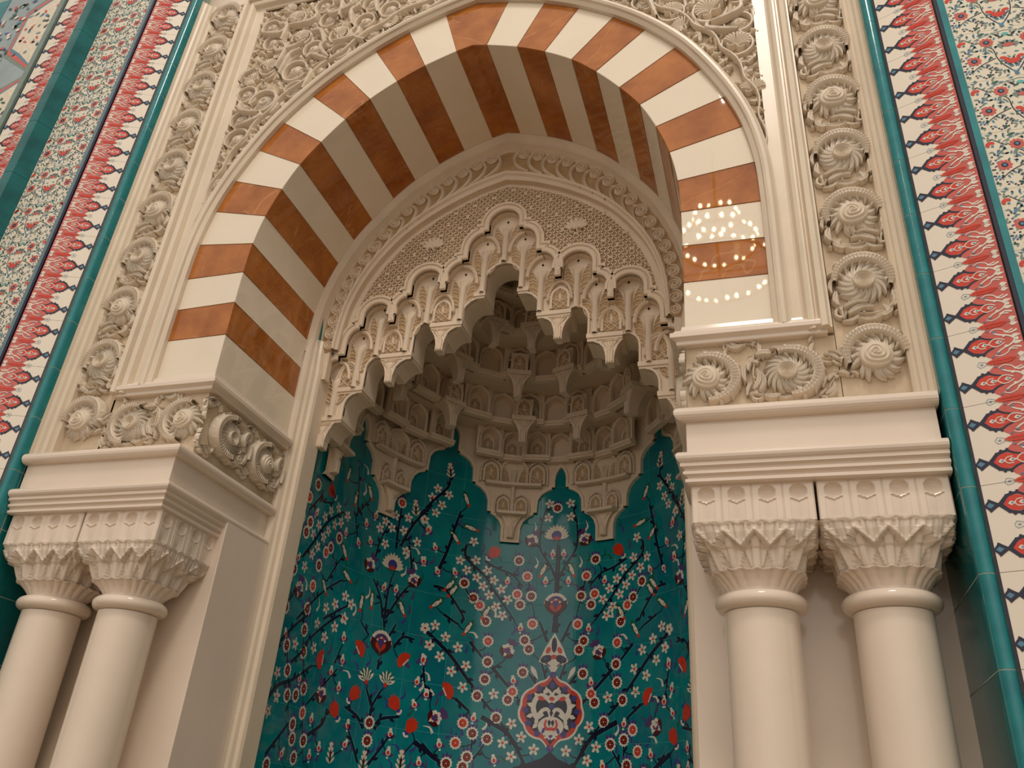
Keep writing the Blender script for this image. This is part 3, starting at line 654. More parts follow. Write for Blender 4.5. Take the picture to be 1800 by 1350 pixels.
def abacus_mesh():
    # flat block with four upright flutes on each face, flute heads round, a chevron step halfway
    mb = MB(); Wd = .1835; Hh = .128; nu, nv = 97, 49
    def dep(u, v):
        # u 0..1 along the face, v height 0..Hh ; returns inward depth
        s = (u * 4) % 1.0; g = abs(s - .5) * 2; c = 0
        if g > .965: c = .003
        ch = .064 + .010 * (g / .52)
        if g < .52:
            k = 1 - g / .52
            if v < ch: c = .0015 + .006 * k * min(1, (ch - v) / .05) + (.004 if ch - v < .004 else 0)
            else:
                top = .100; q = math.hypot(g / .52, max(0, v - top) / .020)
                if q < 1: c = (.0 + .020 * min(1, (v - ch) / (top - ch)) ** 1.3) * math.sqrt(1 - q * q)
        return c
    for side in range(4):
        a = side * PI / 2; ca, sa = cos(a), sin(a)
        def fn(u, t):
            v = t * Hh; x = -Wd + 2 * Wd * u; y = -Wd + dep(min(u, .9999), v)
            # scalloped underside edge
            if t == 0: v = -.004 + .008 * (tri(u * 4 + .5) )
            return (ca * x - sa * y, sa * x + ca * y, v)
        grid(mb, nu, nv, fn, 0, False)
    box(mb, -Wd + .02, Wd - .02, -Wd + .02, Wd - .02, .0, Hh)
    mb.add([(-Wd, -Wd, Hh), (Wd, -Wd, Hh), (Wd, Wd, Hh), (-Wd, Wd, Hh)], [(0, 1, 2, 3)])
    mb.add([(-Wd, -Wd, 0.002), (Wd, -Wd, 0.002), (Wd, Wd, 0.002), (-Wd, Wd, 0.002)], [(0, 1, 2, 3)])
    return mb.mesh('abacus_block', [MARBLE])
CAPM, ABM = cap_mesh(), abacus_mesh()
mb = MB()
lathe(mb, [(.100, -.035), (.112, -.030)] + [(.116 + .024 * cos(a), .024 * sin(a) - .004) for a in [(-PI / 2 + PI * k / 10) for k in range(11)]] + [(.108, .024)], 0, 0, 64)
RINGM = mb.mesh('ring', [MARBLE])
mb = MB()
lathe(mb, [(.108, 0), (.1095, .2), (.111, 1.2), (.111, 2.0)], 0, 0, 64)
SHM = mb.mesh('shaft', [MARBLE])
mb = MB()
lathe(mb, [(.17, 0), (.17, .05), (.165, .06)] + [(.14 + .025 * cos(a), .085 + .025 * sin(a)) for a in [(-PI / 2 + PI * k / 8) for k in range(9)]] + [(.125, .12), (.113, .15), (.110, .24)], 0, 0, 64)
BSM = mb.mesh('column_base', [MARBLE])
LBL = {(-1.565): 'polished cream column on the far left, beside the dark teal tiles', (-1.19): 'polished cream column on the left, second from the left, nearest the niche',
       1.19: 'polished cream column just right of the niche, third from the left', 1.565: 'polished cream column on the far right, in front of the teal tile edge'}
for cx, lb in LBL.items():
    t = thing('marble_column', lb, 'column', (cx, CY, FZ), 'paired marble columns carrying the arch')
    link('base', BSM, t)
    o = link('shaft', SHM, t, (0, 0, .20)); o.scale = (1, 1, (2.245 - .2) / 2.0)
    link('neck_ring', RINGM, t, (0, 0, 1.058 - FZ))
    c = link('capital', CAPM, t, (0, 0, 1.268 - FZ))
    c['label'] = 'carved capital with pointed leaves and small arches'
    link('abacus', ABM, c, (0, 0, -.004))

# ================================================================== TEAL TILE ROLLS
def teal_roll(name, label, x, y, r, side_depth, sg, z0=FZ, z1=4.9, mat_=TEAL, seam=.247, seam0=2.066):
    t = thing(name, label, 'tile trim', (sg * x, y, z0))
    k0 = math.floor((z0 - seam0) / seam)
    me = {}
    k = k0
    while seam0 + k * seam < z1:
        a, c = max(z0, seam0 + k * seam) , min(z1, seam0 + (k + 1) * seam)
        if c - a > .02:
            L = round(c - a, 3)
            if L not in me:
                mb = MB()
                pr = [(r, .03), (r, 0)] + [(r * cos(q), -r * sin(q)) for q in [PI * i / 10 for i in range(1, 10)]] + [(-r, 0), (-r, .03)]
                vs = [(px, py, zz) for zz in (.0018, L - .0018) for px, py in pr]; n = len(pr)
                mb.add(vs, [(i, i + 1, n + i + 1, n + i) for i in range(n - 1)], 0, True)
                mb.add(vs[:n], [tuple(range(n))]); mb.add(vs[n:], [tuple(range(n))])
                me[L] = mb.mesh('trim_tile', [mat_])
            link('trim_tile', me[L], t, (0, 0, a - z0))
        k += 1
    mb = MB(); q_ = [(.96 * r * cos(a), -.93 * r * sin(a)) for a in [PI * i / 12 for i in range(13)]] + [(-.96 * r, .034), (.96 * r, .034)]
    prism(mb, q_, 0, z1 - z0, XYZ, 0, True); mb.build('grout_bed', GROUT, t)
    return t
for sg, nm in ((-1, 'left'), (1, 'right')):
    teal_roll('glazed_trim', 'narrow rounded teal glazed trim edging the carved stone frame on the %s' % nm, 1.782, -.118, .0215, 0, sg)
    # dark teal return behind the trim, beside the outer column
    mb = MB(); x0, x1 = sorted((sg * 1.762, sg * 1.80)); box(mb, x0, x1, -.095, .62, FZ, 4.63)
    for k in range(-14, 12):
        z = 2.066 + .247 * k
        if FZ < z < 4.6: mb.add([(sg * 1.7612, -.09, z - .0015), (sg * 1.7612, .285, z - .0015), (sg * 1.7612, .285, z + .0015), (sg * 1.7612, -.09, z + .0015)], [(0, 1, 2, 3)], 1)
    struct(mb.build('wall_return_' + nm, [TEALD, GROUT]), 'deep teal tiled return beside the %s outer column' % nm, 'wall')

# ================================================================== BORDER TILES with red arabesque and navy finials
def border_tile_mesh(wd=.195, h=.247):
    mb = MB(); T = F(0); g = .0008
    prism(mb, [(g, g), (wd - g, g), (wd - g, h - g), (g, h - g)], -.02, 0, T, 0)
    P = .1235; MI = dict(w=1, r=2, n=3, t=4, k=5, s=6)
    s = wd / .195
    def F2(p, hh, m): flat(mb, [(x * s, y) for x, y in p], hh, T, m)
    def clipy(p): return p
    F2([(0, 0), (.0065, 0), (.0065, h), (0, h)], .0004, 3)
    # red ground: scalloped field
    for k in (0, 1):
        c = P * (k + .5)
        y0, y1 = P * k + g, P * (k + 1) - g
        F2([(.196, y0), (.196, y1), (.110, y1), (.106, c + .048), (.096, c + .040), (.088, c + .028), (.078, c + .026), (.060, c + .018), (.047, c + .003), (.047, c - .003), (.060, c - .018), (.078, c - .026), (.088, c - .028), (.096, c - .040), (.106, c - .048), (.110, y0)], .0006, 5)
        # navy ogee outline
        for sgn in (-1, 1):
            path = [(.043, c), (.052, c + sgn * .010), (.062, c + sgn * .021), (.074, c + sgn * .026), (.090, c + sgn * .028), (.104, c + sgn * .020), (.122, c + sgn * .014)]
            stroke(mb, [(x * s, y) for x, y in smooth_path(path, 3)], .0060, .0022, .0012, T, 3)
            for q in ((.062, .024), (.074, .031), (.090, .033)): ell(mb, q[0] * s, c + sgn * q[1], .0045, .004, .0012, T, 3, 0, 6)
        F2([(.045, c), (.062, c + .017), (.08, c + .022), (.105, c + .016), (.13, c + .008), (.15, c), (.13, c - .008), (.105, c - .016), (.08, c - .022), (.062, c - .017)], .0010, 2)
        # finial diamond
        F2([(.0025, c), (.014, c + .013), (.017, c + .020), (.022, c + .017), (.027, c + .013), (.036, c + .007), (.046, c), (.036, c - .007), (.027, c - .013), (.022, c - .017), (.017, c - .020), (.014, c - .013)], .0012, 3)
        F2([(.010, c), (.019, c + .008), (.030, c), (.019, c - .008)], .0018, 6)
        # inner white flowers on the axis
        for x in (.072, .098, .135):
            F2([(x - .010, c), (x - .002, c + .0065), (x + .011, c), (x - .002, c - .0065)], .0018, 1); F2([(x - .003, c), (x, c + .0028), (x + .005, c), (x, c - .0028)], .0024, 6)
        for sgn in (-1, 1):
            stroke(mb, smooth_path([(.078 * s, c), (.086 * s, c + sgn * .009), (.10 * s, c + sgn * .010)], 3), .0012, .0012, .0018, T, 1)
            stroke(mb, smooth_path([(.108 * s, c), (.12 * s, c + sgn * .012), (.135 * s, c + sgn * .012), (.15 * s, c + sgn * .004)], 3), .0015, .0015, .0018, T, 1)
            stroke(mb, smooth_path([(.125 * s, c + sgn * .034), (.14 * s, c + sgn * .024), (.165 * s, c + sgn * .014), (.178 * s, c)], 4), .0020, .0026, .0018, T, 1)
            stroke(mb, smooth_path([(.118 * s, c + sgn * .040), (.132 * s, c + sgn * .046), (.150 * s, c + sgn * .040), (.160 * s, c + sgn * .030), (.178 * s, c + sgn * .034)], 4), .0014, .0018, .0018, T, 1)
            stroke(mb, smooth_path([(.155 * s, c + sgn * .03), (.17 * s, c + sgn * .024), (.188 * s, c + sgn * .030)], 3), .0016, .0030, .0018, T, 1)
            ell(mb, .128 * s, c + sgn * .036, .005, .0035, .0021, T, 6, 0, 7); ell(mb, .152 * s, c + sgn * .018, .006, .004, .0021, T, 1, sgn * .4, 7)
            drop(mb, .195 * s, c + sgn * .052, .022, .007, PI, .0018, T, 1); drop(mb, .195 * s, c + sgn * .012, .026, .006, PI, .0018, T, 1)
            ell(mb, .112 * s, c + sgn * .045, .004, .003, .0021, T, 6, 0, 6)
        ell(mb, .182 * s, c, .005, .006, .0021, T, 1, 0, 6)
        # red lances and small white finials between the ogees (half on each side of the cell joint)
        for e, sgn in ((P * k, 1), (P * (k + 1), -1)):
            F2([(.088, e + sgn * g), (.102, e + sgn * .0075), (.15, e + sgn * .0090), (.170, e + sgn * g)], .0022, 2)
            stroke(mb, [(.066 * s, e + sgn * g), (.073 * s, e + sgn * .010), (.082 * s, e + sgn * .008), (.094 * s, e + sgn * .002)], .0006, .0006, .0010, T, 6)
            F2([(.072, e + sgn * g), (.078, e + sgn * .003), (.084, e + sgn * g)], .0012, 6)
            F2([(.175, e + sgn * g), (.182, e + sgn * .006), (.192, e + sgn * g)], .0022, 1)
    return mb.mesh('border_tile', [WHITET, PW, PR, PN, PLT, PK, PBL])
BT = border_tile_mesh()
def floral_tile_mesh(wd, h=.247):
    mb = MB(); T = F(0); g = .0007
    prism(mb, [(g, g), (wd - g, g), (wd - g, h - g), (g, h - g)], -.02, 0, T, 0)
    MI = [FLORT, PW, PR, PD, PN, PB, PG, PK, PV, PLT, PC, PGR, PBL, PLT]
    cx = wd / 2
    for sg in (-1, 1):
        X = lambda d: cx + sg * d
        q = lambda pts, w0, w1, m, hh=.0006: stroke(mb, smooth_path([(X(a), b) for a, b in pts], 4), w0, w1, hh, T, m)
        q([(.0, .015), (.03, .06), (.045, .10), (.05, .145), (.07, .165)], .0022, .0016, 4); q([(.05, .10), (.10, .075), (.135, .045)], .002, .0015, 4)
        q([(.0, .235), (.05, .225), (.10, .205), (.12, .17)], .0018, .0012, 11); q([(.135, .22), (.115, .20), (.095, .185)], .0018, .0018, 4)
        for (a, b, r) in ((.065, .185, .021), (.118, .100, .021)):
            ell(mb, X(a), b, r, r * .92, .0010, T, 7, 0, 14); ell(mb, X(a), b, r * .52, r * .5, .0014, T, 4, 0, 9); ell(mb, X(a), b, r * .26, r * .26, .0018, T, 12, 0, 7)
            for k in range(10): ell(mb, X(a) + r * .95 * cos(k * .628), b + r * .9 * sin(k * .628), r * .2, r * .2, .0009, T, 2, 0, 6)
        for (a, b, an) in ((.030, .085, PI / 2 + .8), (.140, .190, PI / 2 - .6)):
            an = an if sg > 0 else PI - an
            for k in range(5): ell(mb, X(a) + .012 * cos(an + (k - 2) * .5), b + .012 * sin(an + (k - 2) * .5), .0075, .006, .0010, T, 2, an, 7)
            ell(mb, X(a) - .004 * cos(an), b - .004 * sin(an), .005, .005, .0016, T, 12, 0, 6)
        for k in range(7):
            t = k / 6; a, b = .095 - .03 * sin(t * 3), .012 + .055 * t
            for d in (-.008, .008): ell(mb, X(a + d), b + .003 * (d > 0), .0042, .0034, .0010, T, 4, .6, 6)
        for k in range(5):
            t = k / 4; a, b = .152 + .004 * sin(t * 5), .03 + .11 * t
            ell(mb, X(a), b, .004, .0034, .0010, T, 4, .6, 6); ell(mb, X(a - .010), b + .012, .004, .0034, .0010, T, 5, .6, 6)
        for (a, b, l, w, an, m) in ((.02, .14, .032, .006, 1.2, 11), (.085, .14, .030, .006, 2.2, 11), (.04, .035, .03, .006, .4, 11), (.105, .145, .03, .005, .7, 11), (.09, .225, .03, .006, 2.8, 6), (.13, .14, .03, .006, 1.9, 12), (.015, .20, .03, .005, .9, 4), (.01, .045, .04, .005, 1.2, 12), (.15, .225, .02, .006, .5, 11)):
            drop(mb, X(a), b, l, w, an if sg > 0 else PI - an, .0009, T, m)
    for k in range(7): drop(mb, cx, .15, .035, .005, PI / 2 + (k - 3) * .33, .0010, T, 4 if k % 2 else 11)
    ell(mb, cx, .158, .02, .009, .0014, T, 7, 0, 9); ell(mb, cx, .075, .022, .013, .0012, T, 2, 0, 10)
    for k in range(9): ell(mb, cx + .026 * cos(k * .7), .075 + .016 * sin(k * .7), .0045, .004, .0010, T, 4, 0, 6)
    ell(mb, cx, .015, .007, .011, .0012, T, 12, 0, 8); ell(mb, cx, .215, .012, .008, .0012, T, 9, 0, 8)
    rnd = random.Random(4); pts = []
    for _ in range(380):
        a, b = rnd.uniform(.008, .155), rnd.uniform(.008, .24)
        if any((a - p) ** 2 + (b - q_) ** 2 < .00011 for p, q_ in pts): continue
        if any((a - p) ** 2 + (b - q_) ** 2 < .0006 for p, q_ in ((.065, .185), (.118, .100), (.140, .190), (.030, .085))): continue
        pts.append((a, b)); m = rnd.choice([4, 11, 11, 11, 12, 12, 6]); an = rnd.uniform(0, 6.28)
        for sg in (-1, 1):
            if m == 4: ell(mb, cx + sg * a, b, .0042, .0034, .0009, T, m, 0, 6)
            else: drop(mb, cx + sg * a, b, .017, .0042, an if sg > 0 else PI - an, .0008, T, m, 3)
    return mb.mesh('floral_tile', MI)
FT = floral_tile_mesh(.325)
def band(name, label, me, x0, y0, x1, y1, w, sg, part, z0=FZ, z1=4.9, off=2.066):
    t = thing(name, label, 'tile band', (sg * x0, y0, z0))
    ang = math.atan2(y1 - y0, x1 - x0)
    k = math.floor((z0 - off) / .247) + 1
    while off + k * .247 < z1 - .2:
        m = Matrix.Translation((0, 0, off + k * .247 - z0))
        if (sg < 0) != (x1 < x0): m = m @ Matrix.Scale(-1, 4, (1, 0, 0))
        if x1 > x0: m = m @ Matrix.Rotation(ang, 4, 'Z')
        link(part, me, t, mw=m)
        k += 1
    return t
YB0, YB1 = -.135, -.205
for sg, nm in ((-1, 'left'), (1, 'right')):
    band('arabesque_border', 'white tile border with red arabesque and navy finials beside the teal trim, %s' % nm, BT, 1.803, YB0, 1.99, YB1, .195, sg, 'border_tile')
    # navy and teal line
    t = thing('line_trim', 'thin navy and teal tile line outside the red border on the %s' % nm, 'tile trim', (sg * 1.99, YB1, FZ))
    mb = MB(); x0, x1 = sorted((0, sg * .012)); box(mb, x0, x1, -.006, .02, 0, 6.1); mb.build('navy_line', PN, t)
    mb = MB(); x0, x1 = sorted((sg * .012, sg * .034)); box(mb, x0, x1, -.008, .02, 0, 6.1); mb.build('teal_line', TEAL if sg > 0 else mat('grey_glaze', hexrgb(96, 122, 132), .25), t)
    band('floral_border', 'wide cream tile border with small red flowers on the %s' % nm, FT, 2.024, YB1, 2.349, YB1, .325, sg, 'floral_tile')
    # solid wall behind the tile bands
    mb = MB(); prism(mb, [(sg * 1.79, -.09), (sg * 1.80, YB0 + .022), (sg * 1.99, YB1 + .022), (sg * 2.36, YB1 + .022), (sg * 3.4, YB1 + .022), (sg * 3.4, .62), (sg * 1.79, .62)], FZ, 5.2, XYZ, 0, True)
    struct(mb.build('wall_' + nm, GROUT), 'tiled wall to the %s of the arch' % nm)
# farther out on both sides: teal bevelled tile rib, second red border, panelled tile field
def rib(sg, nm):
    t = thing('teal_rib', 'broad dark teal glazed band outside the small-flowered tiles, %s side' % nm, 'tile trim', (sg * 2.352, YB1, FZ))
    L = .37; mb = MB()
    pr = [(0, .02), (0, 0), (.030, -.075), (.040, -.082), (.085, -.082), (.095, -.07), (.095, .02)]
    vs = [(sg * a, b_, z) for z in (.0012, L - .0012) for a, b_ in pr]; n = len(pr)
    mb.add(vs, [(i, i + 1, n + i + 1, n + i) for i in range(n - 1)]); mb.add(vs[:n], [tuple(range(n))]); mb.add(vs[n:], [tuple(range(n))])
    me = mb.mesh('rib_tile', [TEALD])
    for k in range(16): link('rib_tile', me, t, (0, 0, k * L), bevel=.003)
    band('arabesque_border', 'outer red and white arabesque tile border beyond the dark teal band, %s side' % nm, BT, 2.452 + .193, YB1 - .06, 2.452, YB1 - .06, .195, sg, 'border_tile')
    t = thing('line_trim', 'grey tile line beyond the outer red border on the %s' % nm, 'tile trim', (sg * 2.66, YB1 - .06, FZ))
    mb = MB(); x0, x1 = sorted((sg * -.008, sg * .03)); box(mb, x0, x1, -.012, .07, 0, 6.1); mb.build('grey_line', PGR, t)
    mb = MB(); x0, x1 = sorted((sg * 2.447, sg * 3.4)); box(mb, x0, x1, YB1 - .038, YB1 + .02, FZ, 5.2)
    struct(mb.build('wall_outer_' + nm, GROUT), 'tiled wall beyond the teal rib on the %s' % nm)
rib(-1, 'left'); rib(1, 'right')
# panelled tile field, far left top
def field(sg, nm):
    t = thing('panelled_tiles', 'blue-grey floral tile panel with pointed cream and teal fields, far %s' % nm, 'tile panel', (sg * 2.69, YB1 - .06, FZ))
    T = lambda u, v, h: (sg * u, -h, v)
    MI = [mat('grey_blue_tile', hexrgb(150, 166, 168), .2, .5, .12, 8), PW, PR, PD, PN, PB, PG, PK, PV, PLT, PC, PGR, PBL, TEAL]
    mb = MB(); prism(mb, [(0, 0), (.72, 0), (.72, 6.1), (0, 6.1)], -.02, 0, T, 0)
    rnd = random.Random(9)
    for k in range(8):
        z = .45 + k * .80 + .10
        # hexagonal cream fields on the inner side, framed in red rope
        hexa = [(0, z), (.13, z + .13), (.22, z + .2), (.22, z + .5), (.13, z + .57), (0, z + .66)]
        for grow, m, h_ in ((.045, 11, .001), (.03, 7, .002), (.012, 12, .003), (0, 10, .004)):
            flat(mb, [(max(0, x + grow * (x > 0)), y + grow * (1.3 if y > z + .33 else -1.3)) for x, y in hexa], h_, T, m)
        for _ in range(34):
            u, v = rnd.uniform(.01, .19), z + rnd.uniform(.12, .55)
            m = rnd.choice([2, 7, 6, 12, 4, 11])
            (drop(mb, u, v, .045, .010, rnd.uniform(0, 6), .005, T, m) if rnd.random() < .6 else ell(mb, u, v, .014, .011, .0055, T, m, rnd.uniform(0, 3), 8))
    for _ in range(420):
        u, v = rnd.uniform(.26, .46), rnd.uniform(.1, 6.0)
        m = rnd.choice([1, 1, 5, 4, 12, 2, 7, 6])
        (drop(mb, u, v, rnd.uniform(.03, .07), .011, rnd.uniform(0, 6), .005, T, m) if rnd.random() < .7 else ell(mb, u, v, .018, .014, .0055, T, m, rnd.uniform(0, 3), 8))
    flat(mb, [(.48, 0), (.72, 0), (.72, 6.1), (.48, 6.1)], .002, T, 13)
    mb.build('panel_tiles', MI, t)
field(-1, 'left'); field(1, 'right')

# ================================================================== CARVED RELIEF PIECES
T0 = F(0)
def rosette_mesh(kind, seed=1):
    rnd = random.Random(seed); mb = MB(); R = .074
    if kind == 'rose':
        grid(mb, 48, 26, lambda a, t: T0(R * .66 * t * cos(2 * PI * a) * 1.05, R * .66 * t * sin(2 * PI * a), .026 + .034 * math.sqrt(max(0, 1 - t * t)) * (1 - .20 * (0.5 + 0.5 * sin(t * 24 - 2 * PI * a + .8 * sin(6 * PI * a)))) - (.018 if t > .99 else 0)), 0, True, True)
        for k in range(15):
            a = 2 * PI * k / 15 + rnd.uniform(-.08, .08); r0 = R * .50; l = R * rnd.uniform(.62, .72)
            p = [(r0 * cos(a) + l * s * cos(a + .55 * s), r0 * sin(a) + l * s * sin(a + .55 * s)) for s in [i / 6 for i in range(7)]]
            leaf(mb, p, lambda t: .0125 * (1 - t ** 2.2) + .001, lambda t: .042 - .018 * t, T0, 0, .4, 0, 5)
    else:
        grid(mb, 40, 20, lambda a, t: T0(R * .46 * t * cos(2 * PI * a), R * .46 * t * sin(2 * PI * a), .034 + .016 * (t ** 2 if t < .8 else .64) + (.004 * sin(30 * t)) - (.03 if t > .98 else 0)), 0, True, True)
        for k in range(16):
            a = 2 * PI * k / 16; r0 = R * .38; l = R * rnd.uniform(.76, .86)
            p = [(r0 * cos(a) + l * s * cos(a + .9 * s), r0 * sin(a) + l * s * sin(a + .9 * s)) for s in [i / 7 for i in range(8)]]
            leaf(mb, p, lambda t: .0120 * (1 - t ** 2.5) + .001, lambda t: .044 - .016 * t, T0, 0, .5, 0, 5)
    return mb.mesh('rosette', [CARVE])
def scroll_mesh():
    # fleshy toothed stem bending over a flower
    mb = MB()
    p = [((.088 + .006 * i / 26) * cos(a), .006 + .098 * sin(a)) for i, a in [(i, math.radians(200 - 200 * i / 26)) for i in range(27)]]
    leaf(mb, p, lambda t: .021 * (sin(PI * (t * .93 + .04))) ** .55 + .003, lambda t: .052, T0, 0, .22, 0, 9)
    nn = norms(p)
    for i in range(1, 26):      # overlapping scales on the stem
        (u, v), (a, b_) = p[i], nn[i]
        leaf(mb, [(u + a * -.012, v + b_ * -.012), (u, v), (u + a * .012, v + b_ * .012)], .0014, .0035, T0, .048, 0, 0, 3)
    for i in range(2, 26, 3):      # curled teeth on both edges, leaning along the stem
        (u, v), (a, b_) = p[i], nn[i]; tx, ty = -b_, a
        for e, L in ((-1, .020), (1, .012)):
            q = [(u + a * e * (.012 + L * s0) - tx * .012 * s0 ** 1.5, v + b_ * e * (.012 + L * s0) - ty * .012 * s0 ** 1.5) for s0 in (0, .4, .75, 1.0)]
            leaf(mb, q, lambda t: .0095 * (1 - t) + .0008, lambda t: .044 - .016 * t, T0, 0, .2, 0, 5)
    return mb.mesh('scroll_stem', [CARVE])
def sprig_mesh():
    mb = MB()
    def lf(pts, w, h=.028, s=7): leaf(mb, smooth_path(pts, 5), lambda t: 1.2 * w * sin(PI * min(1, t * .95 + .04)) ** .7 + .001, h * 1.35, T0, 0, .45, s, 7, samt=.3)
    lf([(.0, -.092), (.03, -.084), (.060, -.094), (.078, -.108)], .010, .04)
    lf([(-.04, -.150), (.0, -.158), (.035, -.150)], .010, .036)
    lf([(-.098, -.005), (-.108, -.03), (-.104, -.055)], .008, .034)
    lf([(.102, .02), (.110, -.01), (.106, -.04)], .008, .034)
    lf([(-.02, -.108), (.015, -.100), (.045, -.112), (.065, -.128)], .013, .032)
    lf([(-.085, -.050), (-.093, -.080), (-.082, -.112)], .014, .032)
    lf([(-.078, -.115), (-.055, -.135), (-.02, -.140)], .011, .026)
    lf([(-.05, -.098), (-.062, -.118), (-.060, -.142)], .009, .024)
    lf([(.092, -.03), (.098, -.062), (.088, -.09)], .012, .03)
    lf([(.088, -.09), (.075, -.115), (.082, -.142)], .010, .026)
    lf([(.03, -.130), (.05, -.145), (.085, -.150)], .008, .022)
    p = [(.085 + .017 * cos(a), -.112 + .019 * sin(a)) for a in [2 * PI * i / 14 for i in range(15)]]
    leaf(mb, p, .007, .024, T0, 0, .2, 0, 5)
    for (x, y, r) in ((-.088, -.128, .009), (.012, -.118, .008), (-.093, -.035, .008)):
        grid(mb, 12, 6, lambda a, t: T0(x + r * cos(t * PI / 2) * cos(2 * PI * a), y + r * cos(t * PI / 2) * sin(2 * PI * a), .026 * sin(t * PI / 2)), 0, True, True)
    # thin branch tying the leaves together
    leaf(mb, smooth_path([(-.09, -.03), (-.075, -.10), (-.02, -.122), (.05, -.112), (.092, -.075), (.095, -.02)], 5), .0045, .018, T0, 0, 0, 0, 5)
    return mb.mesh('leaf_sprig', [CARVE])
ROSE = [rosette_mesh('rose', 1), rosette_mesh('sun', 2)]
SCR, SPR = scroll_mesh(), sprig_mesh()
zs = [1.835 + .2985 * k for k in range(10)]
for sg, nm in ((-1, 'left'), (1, 'right')):
    t = thing('carved_border', 'tall cream stone border with a column of carved sunflowers, %s of the arch' % nm, 'border', (sg * 1.62, 0, 1.655))
    mb = MB(); x0, x1 = -.118, .13
    prism(mb, [(x0, 0), (x1, 0), (x1, 2.98), (x0, 2.98)], -.3, .0, F(.0), 0); mb.build('border_ground', CARVEB, t)
    mb = MB()       # outer moulding
    pr = [(.0, .0), (.0, .034), (-.008, .044), (-.018, .040), (-.022, .052), (-.034, .060), (-.040, .072), (-.050, .080), (-.056, .096), (-.060, .096), (-.060, -.02)]
    pr = [((o if sg > 0 else -o), h) for o, h in pr]
    sweep(mb, [(sg * .085, 0), (sg * .085, 2.98)], pr, F(0)); mb.build('outer_moulding', STONE, t)
    for i, z in enumerate(zs):
        for nme, me, rot in (('rosette', ROSE[i % 2], [0, .7, -.4, 1.9][i % 4]), ('scroll_stem', SCR, 0), ('leaf_sprig', SPR, 0)):
            if i == 0 and nme == 'leaf_sprig': continue
            mir = (sg < 0) != (i % 2 == 1)
            m = Matrix.Translation((-sg * .006, -.002, z - 1.655))
            if mir: m = m @ Matrix.Scale(-1, 4, (1, 0, 0))
            if rot: m = m @ Matrix.Rotation(rot, 4, 'Y')
            if nme == 'rosette': m = m @ Matrix.Scale(1.06, 4)
            copy_me(nme, me, t, m)
    # frieze over the capitals: same flowers turned on their side, on the front and on the niche side
    t = FRZ[sg]
    for i, x in enumerate((1.335, 1.068)):
        for nme, me in (('rosette', ROSE[(i + 1) % 2]), ('scroll_stem', SCR), ('leaf_sprig', SPR)):
            m = Matrix.Translation((sg * x, -.002, 1.803 - 1.65)) @ (Matrix.Scale(-1, 4, (1, 0, 0)) if sg < 0 else Matrix.Identity(4))
            r = PI / 2 if nme != 'rosette' else .3 * i
            sc = .96 if nme != 'leaf_sprig' else .9
            if i == 1 and nme == 'leaf_sprig': continue
            m = m @ Matrix.Rotation(r, 4, 'Y') @ Matrix.Scale(sc, 4)
            copy_me(nme, me, t, m)
    for dx, dz, r in ((1.468, 1.86, .3), (1.472, 1.745, 2.0), (1.195, 1.93, PI)):
        copy_me('leaf_sprig', SPR, t, Matrix.Translation((sg * dx, -.001, dz - 1.65)) @ (Matrix.Scale(-1, 4, (1, 0, 0)) if sg < 0 else Matrix.Identity(4)) @ Matrix.Rotation(r, 4, 'Y') @ Matrix.Scale(.62, 4) @ Matrix.Translation((0, 0, .11)))
    for dy, dz, r in ((.035, 1.70, .3), (.31, 1.90, 2.6), (.31, 1.72, .4), (.565, 1.84, 1.2), (.03, 1.90, 2.8)):
        rz = Matrix.Rotation(PI / 2 if sg < 0 else -PI / 2, 4, 'Z')
        copy_me('leaf_sprig', SPR, t, Matrix.Translation((sg * .999, dy, dz - 1.65)) @ rz @ Matrix.Rotation(r, 4, 'Y') @ Matrix.Scale(.55, 4) @ Matrix.Translation((0, 0, .11)))
    for i, y in enumerate((.145, .425)):
        for nme, me in (('rosette', ROSE[(i + 1) % 2]), ('scroll_stem', SCR), ('leaf_sprig', SPR)):
            rz = Matrix.Rotation(PI / 2 if sg < 0 else -PI / 2, 4, 'Z')
            m = Matrix.Translation((sg * (1.0 - .002), y + .03, 1.803 - 1.65)) @ rz @ (Matrix.Scale(-1, 4, (1, 0, 0)) if sg > 0 else Matrix.Identity(4)) @ Matrix.Rotation(-PI / 2 if nme != 'rosette' else 0, 4, 'Y') @ Matrix.Scale(.96, 4)
            copy_me(nme, me, t, m)

# ------------------------------------------------------------------ spandrels: dense arabesque of rings, shells, roses and buds
def in_spandrel(x, z, r):
    if x + r > 1.372 or x < -.05 or z + r > 4.52: return False
    # distance to the outer arch curve
    for (a, b_) in SPC:
        if (a - x) ** 2 + (b_ - z) ** 2 < (r + .062) ** 2: return False
    # outside the arch
    for (a, b_), (c_, d_) in zip(SPC, SPC[1:]):
        if a <= x <= c_ and z < b_ + (d_ - b_) * (x - a) / (c_ - a + 1e-9): return False
    return x < 1.31 or True
SPC = half_curve(AO, OP, 10)
def outside(x, z):
    if z <= 2.1: return False
    for (a, b_), (c_, d_) in zip(SPC, SPC[1:]):
        if min(a, c_) <= x <= max(a, c_) and z < max(b_, d_) and x < 1.30: 
            zz = b_ + (d_ - b_) * (x - a) / (c_ - a + 1e-9) if abs(c_ - a) > 1e-6 else b_
            if z < zz: return False
    return True
